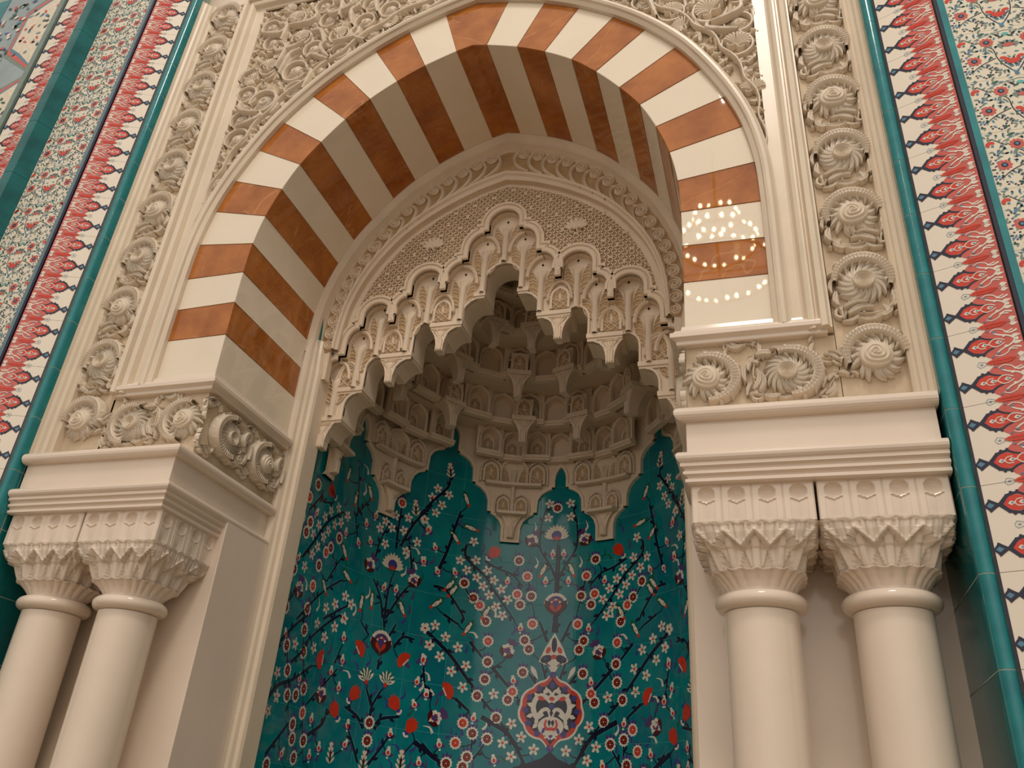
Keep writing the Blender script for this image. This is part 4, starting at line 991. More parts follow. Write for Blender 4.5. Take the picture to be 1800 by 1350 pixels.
def shell_mesh():
    mb = MB()
    for k in range(11):
        a = PI / 2 + (k - 5) * .30
        leaf(mb, [(.004 * cos(a), .004 * sin(a)), (.02 * cos(a), .02 * sin(a)), (.042 * cos(a), .042 * sin(a)), (.056 * cos(a), .056 * sin(a))], lambda t: .003 + .0055 * t, lambda t: .022 + .022 * sin(PI * t * .7), T0, 0, .1, 0, 5)
    for sg in (-1, 1): leaf(mb, smooth_path([(0, -.005), (sg * .02, -.018), (sg * .035, -.008), (sg * .030, .004)], 4), .006, .03, T0, 0, 0, 0, 5)
    return mb.mesh('shell_flower', [CARVE])
def bud_mesh():
    mb = MB()
    for (x, y, r, h) in ((0, 0, .017, .042), (-.018, -.016, .011, .028), (.018, -.016, .011, .028), (0, .021, .011, .032)):
        grid(mb, 14, 7, lambda a, t: T0(x + r * cos(t * PI / 2) * cos(2 * PI * a), y + r * cos(t * PI / 2) * sin(2 * PI * a), h * sin(t * PI / 2) ** .8), 0, True, True)
    return mb.mesh('bud', [CARVE])
def trefoil_mesh():
    mb = MB()
    for a in (PI / 2, PI / 2 + 1.15, PI / 2 - 1.15):
        leaf(mb, [(.0, 0), (.018 * cos(a), .018 * sin(a)), (.036 * cos(a + .2), .036 * sin(a + .2)), (.044 * cos(a + .35), .044 * sin(a + .35))], lambda t: .012 * sin(PI * min(1, t * .9 + .1)) + .001, lambda t: .036 - .012 * t, T0, 0, .45, 0, 7)
    return mb.mesh('leaf', [CARVE])
def ring_mesh():
    mb = MB()
    p = [(.075 * (1 - .12 * t) * cos(a), .075 * (1 - .12 * t) * sin(a)) for t, a in [(i / 40, math.radians(-60 + 330 * i / 40)) for i in range(41)]]
    leaf(mb, p, lambda t: .0055 + .004 * sin(PI * t), .034, T0, 0, .15, 0, 7)
    leaf(mb, [(.075 * cos(a) + .02 * s0 * cos(a + .9), .075 * sin(a) + .02 * s0 * sin(a + .9)) for s0, a in ((0, 2.2), (1, 2.3), (2, 2.5), (2.8, 2.8))], lambda t: .013 * sin(PI * (t * .9 + .08)), .036, T0, 0, .4, 0, 7)
    return mb.mesh('vine_ring', [CARVE])
SHL, BUD, TRE, RNG = shell_mesh(), bud_mesh(), trefoil_mesh(), ring_mesh()
rnd = random.Random(21)
circ = []
def try_add(r, n, kind, z0=2.4):
    for _ in range(n):
        x, z = rnd.uniform(0.0, 1.38), rnd.uniform(z0, 4.5)
        if not in_spandrel(x, z, r) or not outside(x, z): continue
        if any((x - a) ** 2 + (z - b_) ** 2 < ((r + c_) * .90) ** 2 for a, b_, c_, _k in circ): continue
        circ.append((x, z, r, kind))
circ.append((1.27, 3.47, .082, 'ring'))
circ.append((1.17, 3.72, .095, 'ring')); circ.append((1.02, 3.92, .09, 'ring'))
try_add(.072, 3200, 'ring', 3.2); try_add(.045, 5000, 'shell', 2.9); try_add(.031, 9000, 'tre', 2.5); try_add(.022, 18000, 'bud', 2.3); try_add(.013, 22000, 'sbud', 2.2)
# slender tail of the ornament between hood moulding and frame
for sg, nm in ((-1, 'left'), (1, 'right')):
    t = thing('spandrel_carving', 'dense carved vines, shells and buds filling the corner above the arch, %s half' % nm, 'carving', (0, 0, 4.0))
    mb = MB()
    big = sorted([c_ for c_ in circ if c_[3] == 'ring'], key=lambda c_: c_[1])
    # winding vine that links the rings
    for i, (x, z, r, k) in enumerate(big):
        nb2 = sorted([c_ for c_ in big if c_[1] > z + .005], key=lambda c_: math.hypot(c_[0] - x, c_[1] - z))[:2]
        for j, (x2, z2, r2, k2) in enumerate(nb2[:1]):
            dd = math.hypot(x - x2, z - z2)
            if dd > .34: continue
            a = math.atan2(z2 - z, x2 - x); bend = (.07 if i % 2 else -.07)
            p = smooth_path([(sg * (x + r * cos(a + 2.2 * (1 if bend > 0 else -1))), z + r * sin(a + 2.2 * (1 if bend > 0 else -1)) - 4), (sg * (x + dd * .5 * cos(a) - bend * 1.5 * sin(a)), z + dd * .5 * sin(a) + bend * 1.5 * cos(a) - 4),
                             (sg * (x2 - r2 * cos(a - 1.0 * (1 if bend > 0 else -1))), z2 - r2 * sin(a - 1.0 * (1 if bend > 0 else -1)) - 4)], 10)
            p = [q for q in p if outside(abs(q[0]), q[1] + 4 - .05) and abs(q[0]) < 1.36]
            if len(p) > 12: leaf(mb, p, lambda tt: .007 + .009 * sin(PI * tt), .046, T0, 0, .3, 5, 7, samt=.35)
    tail = smooth_path([(sg * .2, .29), (sg * .50, .18), (sg * .80, -.05), (sg * 1.06, -.30), (sg * 1.22, -.55), (sg * 1.325, -.85), (sg * 1.345, -1.15)], 10)
    tail = [(x + sg * .010 * sin(i * .9), z + .010 * cos(i * .9)) for i, (x, z) in enumerate(tail)]
    leaf(mb, tail, lambda tt: .009 * (1 - .5 * tt), .034, T0, 0, .2, 0, 7)
    mb.build('vine', CARVE, t)
    fine_ = MB()
    for (x, z, r, k) in circ:
        a = rnd.uniform(-2.5, 2.5)
        def put(nme, me, s, rot, dy=-.0): copy_me(nme, me, t, Fm(sg * x, z - 4, .010 + dy, rot, s, sg < 0))
        if k == 'ring':
            put('vine_ring', RNG, r / .086, a)
            q = rnd.random()
            if q < .4: put('rosette', ROSE[0], r / .15, a)
            elif q < .7: put('shell_flower', SHL, r / .075, a * .4)
            else: put('rosette', ROSE[1], r / .15, a)
        elif k == 'shell': put(*(('shell_flower', SHL) if rnd.random() < .5 else ('leaf', TRE)), r / .050, a)
        elif k == 'tre': put('leaf', TRE, r / .040, a)
        elif k == 'bud': put('bud', BUD, r / .027, a)
        else:
            mm = Fm(sg * x, z - 4, .010, a, r / .024, sg < 0); fine_.add([tuple(mm @ v.co) for v in BUD.vertices], [tuple(p_.vertices) for p_ in BUD.polygons], 0, True)
    fine_.build('fine_buds', CARVE, t)['kind'] = 'stuff'

# ================================================================== SCROLL ARCHIVOLT inside the striped arch
RIM = [(0, 3.561), (.16, 3.515), (.36, 3.42), (.543, 3.293), (.66, 3.165), (.76, 3.01), (.825, 2.84), (.85, 2.68), (.856, 2.545)]
RC = smooth_path(RIM, 6)
RIMF = full(RC)
av = thing('scroll_archivolt', 'carved cream arch moulding with a running row of spiral scrolls under the striped vault', 'moulding', (0, .655, 2.55))
TA = lambda u, v, h: (u, -h, v - 2.55)
def between(c1, c2, n=60):
    # ring surface between two half curves resampled by parameter
    def rs(c):
        L = [0]
        for a, b_ in zip(c, c[1:]): L.append(L[-1] + math.hypot(b_[0] - a[0], b_[1] - a[1]))
        out = []
        for i in range(n + 1):
            s = L[-1] * i / n; k = 0
            while k < len(L) - 2 and L[k + 1] < s: k += 1
            t = (s - L[k]) / (L[k + 1] - L[k] + 1e-9); out.append((c[k][0] + (c[k + 1][0] - c[k][0]) * t, c[k][1] + (c[k + 1][1] - c[k][1]) * t))
        return out
    return rs(c1), rs(c2)
IC2 = [p for p in ICUR if p[1] > 2.50]
oc, ic = between(IC2, RC)
def ringrow(f): return full([(a[0] + (b_[0] - a[0]) * f, a[1] + (b_[1] - a[1]) * f) for a, b_ in zip(oc, ic)])
mb = MB()
prof = [(-.02, -.02), (-.02, .052), (.02, .052), (.04, .048), (.14, .030), (.20, .030), (.22, .016), (.26, -.004), (.30, -.016), (.36, -.016), (.78, -.016), (.82, .0), (.86, .008), (.90, .004), (.93, -.010), (1.0, -.02), (1.0, -.07)]
rows = [ringrow(f) for f, h in prof]
vs = [TA(x, z, h) for row, (f, h) in zip(rows, prof) for x, z in row]; n = len(rows[0])
mb.add(vs, [(i * n + j, i * n + j + 1, (i + 1) * n + j + 1, (i + 1) * n + j) for i in range(len(prof) - 1) for j in range(n - 1)])
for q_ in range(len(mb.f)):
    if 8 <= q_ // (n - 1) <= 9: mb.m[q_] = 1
o = mb.build('archivolt_moulding', [PLAST, PLASTG], av); 
mb = MB()
for sg in (-1, 1):
    a, c_ = sorted((sg * .895, sg * .992)); box(mb, a, c_, .018, .06, 2.37 - 2.55, 2.74 - 2.55)
mb.build('springing_block', PLAST, av)
mb = MB()
def scroll_piece():
    mb = MB(); r = .036
    sp = [((r * (1 - t * .86)) * cos(PI - 2 * PI * 2.1 * t), (r * (1 - t * .86)) * sin(PI - 2 * PI * 2.1 * t)) for t in [i / 44 for i in range(45)]]
    leaf(mb, sp, lambda t: .0062 - .002 * t, .022, T0, 0, 0, 0, 5)
    grid(mb, 20, 5, lambda a, t: T0(r * .95 * t * cos(2 * PI * a), r * .95 * t * sin(2 * PI * a), .008), 0, True, True)
    return mb.mesh('scroll', [PLAST])
def tail_piece():
    mb = MB(); r = .034
    for k, (dx, w) in enumerate(((.0, .0048), (.012, .0042), (.023, .0036))):
        p = smooth_path([(-r - dx * .1, .004), (-r - .004 - dx * .5, -.30), (-.014 - dx * .5, -.62 - dx * 2), (.030 - dx * .3, -.84 - dx * 3), (.085, -.98 - dx * 1.5)], 6)
        q = [(x, z * .1) for x, z in p]
        nn = norms(q); vs = []
        for (x, z), (a, b_) in zip(q, nn):
            for s_, hh in ((-1, 0), (-.6, .8), (0, 1), (.6, .8), (1, 0)): vs.append((x + a * w * s_, -.024 * hh, (z + b_ * w * s_) * 10))
        n = len(q); mb.add(vs, [(i * 5 + j, (i + 1) * 5 + j, (i + 1) * 5 + j + 1, i * 5 + j + 1) for i in range(n - 1) for j in range(4)], 0, True)
    return mb.mesh('scroll_tail', [PLAST])
SCP, TLP = scroll_piece(), tail_piece()
EYE = [(.095, 3.721), (.182, 3.688), (.266, 3.650), (.351, 3.607), (.431, 3.553), (.507, 3.494), (.576, 3.426), (.640, 3.350), (.697, 3.272), (.748, 3.193), (.792, 3.108), (.830, 3.023), (.860, 2.945), (.882, 2.868), (.895, 2.790), (.903, 2.715), (.906, 2.640), (.902, 2.570)]
for i, (x, z) in enumerate(EYE):
    a, b_ = EYE[max(0, i - 1)], EYE[min(17, i + 1)]
    d = math.atan2(b_[1] - a[1], b_[0] - a[0])
    for sg in (-1, 1):
        m = Matrix.Translation((sg * x, .018, z - 2.55)) @ (Matrix.Scale(-1, 4, (1, 0, 0)) if sg < 0 else Matrix.Identity(4)) @ Matrix.Rotation(-d, 4, 'Y') @ Matrix.Scale(.98 if i < 17 else .8, 4)
        copy_me('scroll', SCP, av, m)
        dist = min(math.hypot(x - p[0], z - p[1]) for p in RC) - .026
        if i < 17: copy_me('scroll_tail', TLP, av, m @ Matrix.Diagonal((1, 1, min(.125, dist), 1)))
# ================================================================== MUQARNAS FACADE
mf = thing('muqarnas_screen', 'cream plaster stalactite screen with scalloped edge, lattice ground and hanging drips', 'plasterwork', (0, .7, 1.95))
MZ = 1.95
def TM(y): return lambda u, v, h: (u, y - .7 - h, v - MZ)
def qarc(x0, z0, x1, z1, n=6):      # quarter ellipse leaving (x0,z0) level and arriving at (x1,z1) upright
    return [(x0 + (x1 - x0) * sin(PI / 2 * i / n), z1 + (z0 - z1) * cos(PI / 2 * i / n)) for i in range(n + 1)]
PA = arc(0, 3.285, .085, PI / 2, 0, 9) + [(.085, 3.238), (.110, 3.238)] + qarc(.110, 3.225, .190, 3.125) + [(.190, 3.062), (.222, 3.062)] + qarc(.222, 3.045, .298, 2.945) + [(.298, 2.878), (.330, 2.878)] \
    + arc(.412, 2.940, .082, PI, 0, 12) + [(.494, 2.872), (.517, 2.872)] + qarc(.517, 2.858, .572, 2.785) + [(.572, 2.708), (.604, 2.708)] + arc(.677, 2.765, .073, PI, 0, 12) + [(.750, 2.700), (.768, 2.700)] \
    + qarc(.768, 2.684, .826, 2.60) + [(.826, 2.527), (.862, 2.527)] + qarc(.862, 2.50, .922, 2.43) + [(.922, 2.368)]
PAF = full(PA)
rimo = [(x * 1.01, z + .01) for x, z in RIMF]
mb = MB()
prism(mb, [(-.985, 2.368), (-.985, 2.53)] + rimo + [(.985, 2.53), (.985, 2.368)] + list(reversed(PAF)), -.075, -.012, TM(.70), 0, True)
mb.build('screen_plate', PLAST, mf)
mb = MB()
sweep(mb, PAF, [(0, -.03), (0, .0), (.004, .004), (.020, .006), (.024, -.004), (.028, -.004), (.032, .006), (.044, .006), (.046, -.012)], TM(.70))
mb.build('scalloped_edge', PLAST, mf)
# lattice: thin raised diagonal bars over a darker ground, with almond leaves at the crossings
def in_poly(x, z, poly):
    c = False; n = len(poly)
    for i in range(n):
        (a, b_), (c_, d_) = poly[i], poly[(i + 1) % n]
        if (b_ > z) != (d_ > z) and x < (c_ - a) * (z - b_) / (d_ - b_) + a: c = not c
    return c
latp = offs(PAF, .046)
rin = [(x * .965, z - .022) for x, z in RIMF if z > 2.72]
lpoly = rin + [(.80, 2.74)] + [p for p in reversed(latp) if p[1] > 2.72 and abs(p[0]) < .80] + [(-.80, 2.74)]
mb = MB(); prism(mb, lpoly, -.02, -.0105, TM(.70), 0); mb.build('lattice_ground', PLASTG, mf)
mb = MB(); step = .0365
for dirn in (1, -1):
    for k in range(-60, 140):
        c0 = k * step; run = []
        for i in range(0, 420):
            x = -.84 + i * .004; z = (2.7 + c0 + dirn * x)
            if 2.6 < z < 3.6 and in_poly(x, z, lpoly): run.append((x, z))
            else:
                if len(run) > 2: stroke(mb, [run[0], run[-1]], .0030, .0030, -.0050, TM(.70), 0)
                run = []
        if len(run) > 2: stroke(mb, [run[0], run[-1]], .0030, .0030, -.0050, TM(.70), 0)
for i in range(-24, 25):
    for j in range(0, 40):
        x = i * step; z = 2.7 + j * step
        if (i + 2 * j) % 5 == 0 and in_poly(x, z, lpoly) and in_poly(x + .02 * (1 if x < 0 else -1), z + .02, lpoly):
            a = 0 if (i + j) % 2 else PI / 2
            leaf(mb, [(x + cos(a) * s, z + sin(a) * s) for s in (-.020, -.01, 0, .01, .020)], lambda t: .0075 * sin(PI * t), .006, TM(.70), -.006, .2, 0, 5)
mb.build('lattice', PLAST, mf)
def pal_mesh():
    mb = MB()
    for k in range(7):
        a = PI / 2 + (k - 3) * .42
        leaf(mb, smooth_path([(0, 0), (.03 * cos(a), .03 * sin(a)), (.055 * cos(a + .1 * (k - 3)), .058 * sin(a))], 4), lambda t: .003 + .008 * sin(PI * t * .85), .009, T0, 0, .2, 0, 5)
    for sg in (-1, 1): leaf(mb, arc(sg * .016, -.014, .013, 0, 5, 10), .004, .014, T0, 0, 0, 0, 5)
    return mb.mesh('palmette', [PLAST])
PAL = pal_mesh()
for sg in (-1, 1): copy_me('palmette', PAL, mf, Matrix.Translation((sg * .402, .003, 3.17 - MZ)) @ Matrix.Scale(1.1, 4))
# back layer with arches, ledges and drips
PBX = qarc(0, 3.045, .092, 2.955, 7) + [(.092, 2.850), (.112, 2.850)] + qarc(.112, 2.835, .205, 2.745) + [(.205, 2.672), (.235, 2.665)] + [(.262, 2.652), (.284, 2.628), (.290, 2.61), (.340, 2.61)] \
    + arc(.402, 2.640, .063, PI, 0, 10, .075) + [(.465, 2.500), (.495, 2.498), (.525, 2.482), (.548, 2.455), (.553, 2.445), (.600, 2.445)] + arc(.658, 2.455, .058, PI, 0, 10, .072) + [(.716, 2.332), (.745, 2.330)] + qarc(.748, 2.318, .806, 2.245) + [(.806, 2.168), (.83, 2.165), (.858, 2.14), (.876, 2.10), (.928, 2.10), (.935, 2.16), (.945, 2.37), (.955, 2.40)]
mb = MB()
prism(mb, [(-.955, 2.55)] + [(x * 1.0, z - .004) for x, z in RIMF] + [(.955, 2.55)] + list(reversed(full(PBX))), -.15, 0, TM(.768), 0, True)
mb.build('cell_plate', PLAST, mf)
mb = MB()   # raised lip along the lower arches and the ledges
for x0, x1, z in ((.088, .150, 2.856), (.200, .380, 2.690), (.462, .642, 2.528), (.712, .875, 2.345), (.800, .945, 2.180)):
    for sg in (-1, 1):
        a, c_ = sorted((sg * x0, sg * x1)); box(mb, a, c_, .050, .20, z - .012 - MZ, z + .012 - MZ); box(mb, a + .004, c_ - .004, .057, .22, z - .024 - MZ, z - .012 - MZ)
sweep(mb, full([p for p in PBX if p[1] > 2.0]), [(0, -.01), (0, .010), (.010, .012), (.014, .0)], TM(.768))
mb.build('ledges', PLAST, mf)
mb = MB()   # thin pointed arches that answer the lobes, and those over the pierced plaques
for sg in (-1, 1):
    for x0, z0, x1, z1 in ((.108, 3.228, .030, 3.10), (.220, 3.046, .140, 2.92), (.516, 2.860, .445, 2.74), (.767, 2.686, .700, 2.57), (.862, 2.505, .80, 2.40)):
        sweep(mb, [(sg * a, c_) for a, c_ in qarc(x0, z0, x1, z1, 9)], [(-.009, -.01), (-.009, .026), (0, .034), (.009, .026), (.009, -.01)], TM(.768))
    for x0, z0 in ((.319, 2.874), (.586, 2.676), (.810, 2.500)):
        for s2 in (-1, 1):
            sweep(mb, [(sg * x0 + s2 * (a - x0), c_) for a, c_ in qarc(x0, z0, x0 + .062, z0 - .115, 8)], [(-.007, -.01), (-.007, .022), (0, .030), (.007, .022), (.007, -.01)], TM(.768))
mb.build('arch_ribs', PLAST, mf)
# fluted stems with fan leaves and above each a flat dark star, hole shade put in as colour
def stem_mesh(L):
    mb = MB()
    def fn(a, t):
        z = L * t; w = .017 + .014 * max(0, (t - .70) / .30) ** 1.6
        s = -1 + 2 * a
        h = .034 * math.sqrt(max(0, 1 - s * s)) * (1 - .12 * (0.5 + 0.5 * cos(PI * 7 * s))) * (1 - .9 * max(0, (t - .80) / .2))
        return T0(w * s, z, h)
    grid(mb, 15, 20, fn, 0, True); return mb.mesh('fluted_stem', [PLAST])
def fanleaf_mesh():
    # half palm leaf with open ribs, fanning outward (to +x)
    mb = MB(); sp = smooth_path([(0, -.01), (.004, .05), (.018, .10), (.045, .138)], 6)
    leaf(mb, sp, .0028, .012, T0, 0, 0, 0, 5)
    ed = smooth_path([(.010, -.008), (.040, .02), (.056, .07), (.056, .11), (.047, .138)], 6)
    leaf(mb, ed, .0026, .012, T0, 0, 0, 0, 5)
    for k in range(8):
        t = k / 7.5; i = int(t * (len(sp) - 1)); a = sp[i]; j = min(len(ed) - 1, int((t * .86 + .16) * (len(ed) - 1))); b_ = ed[j]
        mid = ((a[0] + b_[0]) / 2 , (a[1] + b_[1]) / 2 + .008)
        leaf(mb, smooth_path([a, mid, b_], 4), .0024, .010, T0, 0, 0, 0, 5)
    mb.add([T0(x, z, .001) for x, z in [(0, -.01)] + sp[6:] + list(reversed(ed))], [tuple(range(len(sp[6:]) + len(ed) + 1))], 1)
    return mb.mesh('fan_leaf', [PLAST, PLASTG])
def dark_star_mesh():
    mb = MB(); flat(mb, [(0, .011), (.004, .003), (.008, 0), (.003, -.004), (0, -.011), (-.004, -.003), (-.008, 0), (-.003, .004)], .001, T0, 0); return mb.mesh('dark_star', [DARKH])
def plaque_mesh():
    # small pointed-arch frame with a pierced interlace
    mb = MB(); w, h = .040, .118
    outl = [(-w, 0), (-w, h * .58)] + smooth_path([(-w, h * .58), (-w * .82, h * .80), (-w * .4, h * .95), (0, h * 1.02)], 3) + smooth_path([(0, h * 1.02), (w * .4, h * .95), (w * .82, h * .80), (w, h * .58)], 3)[1:] + [(w, 0)]
    sweep(mb, outl, [(-.001, 0), (-.001, .010), (.006, .012), (.012, .010), (.013, 0)], T0)
    flat(mb, [(x, z) for x, z in outl], .001, T0, 1)
    def ln(p): leaf(mb, smooth_path(p, 5), .0028, .009, T0, 0, 0, 0, 5)
    for sg in (-1, 1):
        ln([(sg * w * .95, .004), (sg * .004, .040), (sg * -.020, .062), (0, .088), (sg * .006, .094)])
        ln([(sg * w * .95, .040), (sg * .018, .022), (0, .002)]); ln([(sg * w, .066), (sg * .022, .046), (0, .060)])
        ln([(sg * .004, .112), (sg * .020, .100), (sg * .012, .086)])
    leaf(mb, [(0, .046), (0, .060), (0, .078), (0, .092)], lambda t: .009 * sin(PI * t) + .001, .010, T0, 0, .3, 0, 5)
    return mb.mesh('pierced_plaque', [PLAST, PLASTG])
def bracket_mesh():
    # tapering stalactite under a ledge, carved triangle on its face, fluted foot
    mb = MB(); S = [(.064, .002, .100, 0), (.050, .004, .085, -.016), (.036, .006, .070, -.040), (.026, .008, .058, -.070), (.021, .010, .050, -.100), (.0205, .010, .048, -.136)]
    vs = []
    for w, f0, dp, z in S: vs += [(-w, -f0 + .006, z), (0, -f0, z), (w, -f0 + .006, z), (w * .7, dp, z), (-w * .7, dp, z)]
    mb.add(vs, [(i * 5 + j, i * 5 + (j + 1) % 5, (i + 1) * 5 + (j + 1) % 5, (i + 1) * 5 + j) for i in range(5) for j in range(5)])
    mb.add(vs[-5:], [tuple(range(5))])
    for a, b_ in (((-.040, -.010), (.040, -.010)), ((-.040, -.010), (0, -.064)), ((.040, -.010), (0, -.064)), ((-.02, -.012), (-.004, -.046)), ((.02, -.012), (.004, -.046)), ((0, -.012), (0, -.060))):
        leaf(mb, [a, ((a[0] + b_[0]) / 2, (a[1] + b_[1]) / 2), b_], .0026, .009, T0, .000, 0, 0, 5)
    for x in (-.012, 0, .012): leaf(mb, [(x, -.066), (x, -.098), (x, -.132)], .0050, .009, T0, .006, 0, 0, 5)
    return mb.mesh('bracket', [PLAST])
def archframe_mesh():
    mb = MB(); w, h = .066, .165
    outl = [(-w, 0), (-w, h * .52)] + smooth_path([(-w, h * .52), (-w * .85, h * .76), (-w * .42, h * .92), (0, h * 1.0)], 4)[1:] + smooth_path([(0, h * 1.0), (w * .42, h * .92), (w * .85, h * .76), (w, h * .52)], 4)[1:] + [(w, 0)]
    sweep(mb, outl, [(-.010, -.004), (-.009, .014), (-.003, .024), (.003, .024), (.006, .012), (.008, -.004)], T0)
    return mb.mesh('niche_arch', [PLAST])
def tri_mesh():
    mb = MB()
    for a, b_ in (((-.032, 0), (.032, 0)), ((-.032, 0), (0, -.05)), ((.032, 0), (0, -.05)), ((-.014, -.004), (-.004, -.036)), ((.014, -.004), (.004, -.036)), ((0, -.004), (0, -.046))):
        leaf(mb, [a, ((a[0] + b_[0]) / 2, (a[1] + b_[1]) / 2), b_], .0026, .012, T0, .0, 0, 0, 5)
    return mb.mesh('small_spandrel', [PLAST])
ARF, TRI = archframe_mesh(), tri_mesh()
DSTAR, PLQ, BRK, FANL = dark_star_mesh(), plaque_mesh(), bracket_mesh(), fanleaf_mesh()
STM = {}
def stem(L):
    L = round(L, 2)
    if L not in STM: STM[L] = stem_mesh(L)
    return STM[L]
# (x, z of top, z of foot, wide leaves?)
CELLS = [(0, 3.29, 3.05, 1), (.107, 3.155, 2.862, 1), (.215, 2.965, 2.702, 1), (.405, 2.965, 2.70, 1), (.503, 2.80, 2.54, 1), (.668, 2.79, 2.53, 1), (.765, 2.62, 2.35, 1), (.868, 2.44, 2.19, 1)]
for x, zt, zb, wl in CELLS:
    for sg in ((1,) if x == 0 else (-1, 1)):
        pm_ = Matrix.Translation((sg * x, .067, zb - MZ)); st_ = copy_me('fluted_stem', stem(zt - zb), mf, pm_)
        copy_me('dark_star', DSTAR, st_, pm_.inverted() @ Matrix.Translation((sg * x, .066, zt + .040 - MZ)))
        for s2 in (-1, 1):
            m = Matrix.Translation((sg * x + s2 * .016, .066, zt - .160 - MZ)) @ (Matrix.Scale(-1, 4, (1, 0, 0)) if s2 < 0 else Matrix.Identity(4)) @ Matrix.Diagonal((.92, 1, 1.22, 1))
            copy_me('fan_leaf', FANL, st_, pm_.inverted() @ m)
for x, z, zl in ((.319, 2.712, 2.668), (.584, 2.548, 2.505), (.810, 2.368, 2.325)):
    for sg in (-1, 1):
        copy_me('pierced_plaque', PLQ, mf, Matrix.Translation((sg * x, .060, z - MZ)))
for x, z, y in ((.316, 2.668, .055), (.578, 2.504, .055), (.902, 2.158, .055)):
    for sg in (-1, 1): copy_me('bracket', BRK, mf, Matrix.Translation((sg * x, y + .006, z - MZ)))

# ================================================================== MUQARNAS VAULT, tier over tier
mv = thing('muqarnas_vault', 'shadowy stalactite half dome of small plaster niches above the turquoise tiles', 'vault', (0, YC, 1.95))
VT = lambda u, v, h: (lambda p: (p[0], p[1] - YC, p[2] - 1.95))(TN(u, v, h))
# scalloped skirt over the tile wall: outline traced from the tile heads
def tall(d):
    for lim, z in ((.004, 2.675), (.020, 2.665), (.034, 2.635), (.036, 2.515), (.055, 2.505), (.075, 2.488), (.11, 2.468), (.14, 2.435), (.155, 2.40), (.157, 2.325), (.178, 2.320), (.20, 2.298), (.235, 2.275), (.258, 2.24), (.268, 2.20), (.270, 2.145), (.298, 2.142), (.325, 2.115), (.35, 2.09), (.362, 2.05), (.366, 1.958)):
        if d <= lim: return z
    return 1.956
PT_T = [(0, 2.680), (.014, 2.672), (.028, 2.650), (.036, 2.62), (.036, 2.512), (.052, 2.512), (.052, 2.50), (.09, 2.486), (.128, 2.46), (.152, 2.42), (.156, 2.325), (.176, 2.325), (.176, 2.312), (.215, 2.295), (.250, 2.26), (.266, 2.22), (.268, 2.145), (.292, 2.145), (.292, 2.132), (.325, 2.115), (.352, 2.085), (.364, 2.05), (.366, 1.956)]
PT_C = [(0, 2.462), (.014, 2.448), (.030, 2.415), (.036, 2.385), (.036, 2.325), (.056, 2.325), (.056, 2.312), (.09, 2.298), (.122, 2.275), (.142, 2.24), (.147, 2.155), (.168, 2.155), (.168, 2.142), (.20, 2.125), (.232, 2.09), (.246, 2.05), (.248, 1.956)]
segs = []
for cu, pt in ((-1.455, PT_C), (-.735, PT_T), (0, PT_C), (.735, PT_T), (1.455, PT_C)):
    segs += [(cu - d, z) for d, z in reversed(pt)] + [(cu + d, z) for d, z in pt[1:]]
segs = [(-1.80, 1.956)] + segs + [(1.80, 1.956)]
fine = []
for (a, b_), (c_, d_) in zip(segs, segs[1:]):
    k = max(1, int(abs(c_ - a) / .03)); fine += [(a + (c_ - a) * i / k, b_ + (d_ - b_) * i / k) for i in range(k)]
fine.append(segs[-1])
mb = MB(); n = len(fine); TOPZ = 2.72
vs = [VT(u, z, .016) for u, z in fine] + [VT(u, TOPZ, .016) for u, z in fine] + [VT(u, z, -.01) for u, z in fine]
mb.add(vs, [(i, i + 1, n + i + 1, n + i) for i in range(n - 1) if fine[i + 1][0] - fine[i][0] > 1e-6] + [(i, 2 * n + i, 2 * n + i + 1, i + 1) for i in range(n - 1)])
sweep(mb, fine, [(0, .0), (0, .024), (.018, .026), (.021, .016)], VT)
mb.build('scalloped_skirt', PLAST, mv)
def on_wall(u, z, h):
    p = VT(u, z, h); a = abs(u)
    th = u / NR if a <= HALF else math.copysign(PI / 2, u)
    return Matrix.Translation(p) @ Matrix.Rotation(-th, 4, 'Z')
# plaques, brackets and ledges on the skirt; pendants at the four feet
FEET = (-1.745, -1.150, -.309, .309, 1.150, 1.745)
for u in FEET:
    copy_me('bracket', BRK, mv, on_wall(u, 2.118, .045) @ Matrix.Scale(1.02, 4))
    copy_me('corner_stem', stem(.34), mv, on_wall(u, 2.135, .016) @ Matrix.Scale(.9, 4))
    for d in (-.058, .058): copy_me('pierced_plaque', PLQ, mv, on_wall(u + d, 2.14, .034) @ Matrix.Scale(.78, 4))
    for d in (-.155, .155) if abs(u) < 1.6 else ():
        copy_me('pierced_plaque', PLQ, mv, on_wall(u + d, 2.338, .034))
        copy_me('niche_arch', ARF, mv, on_wall(u + d, 2.334, .018))
    for d in (-.058, .058): copy_me('niche_arch', ARF, mv, on_wall(u + d, 2.136, .018) @ Matrix.Scale(.80, 4))
    if abs(u) < 1.6: copy_me('niche_arch', ARF, mv, on_wall(u, 2.334, .018) @ Matrix.Diagonal((1.3, 1, 1.08, 1)))
    for d in (-.088, .088): copy_me('small_spandrel', TRI, mv, on_wall(u + d, 2.49, .018)) if abs(u) < 1.6 else None
    for d in (-.03, .03): copy_me('fan_leaf', FANL, mv, on_wall(u + d, 2.325, .017) @ (Matrix.Scale(-1, 4, (1, 0, 0)) if d < 0 else Matrix.Identity(4)))
for u in FEET:
    for w, z in ((.100, 2.128), (.19, 2.325)):
        mb = MB()
        us = [u - w + 2 * w * i / 8 for i in range(9)]
        if w > .15: us = [x for x in us if all(abs(x - c_) > (.055 if abs(c_) in (0, 1.455) else .16) for c_ in (-1.455, -.735, 0, .735, 1.455))]
        if len(us) > 1: sweep(mb, [(x, z) for x in us], [(-.009, .03), (-.009, .072 + .02 * (w < .15)), (.009, .072 + .02 * (w < .15)), (.009, .03)], VT); mb.build('skirt_ledge', PLAST, mv)
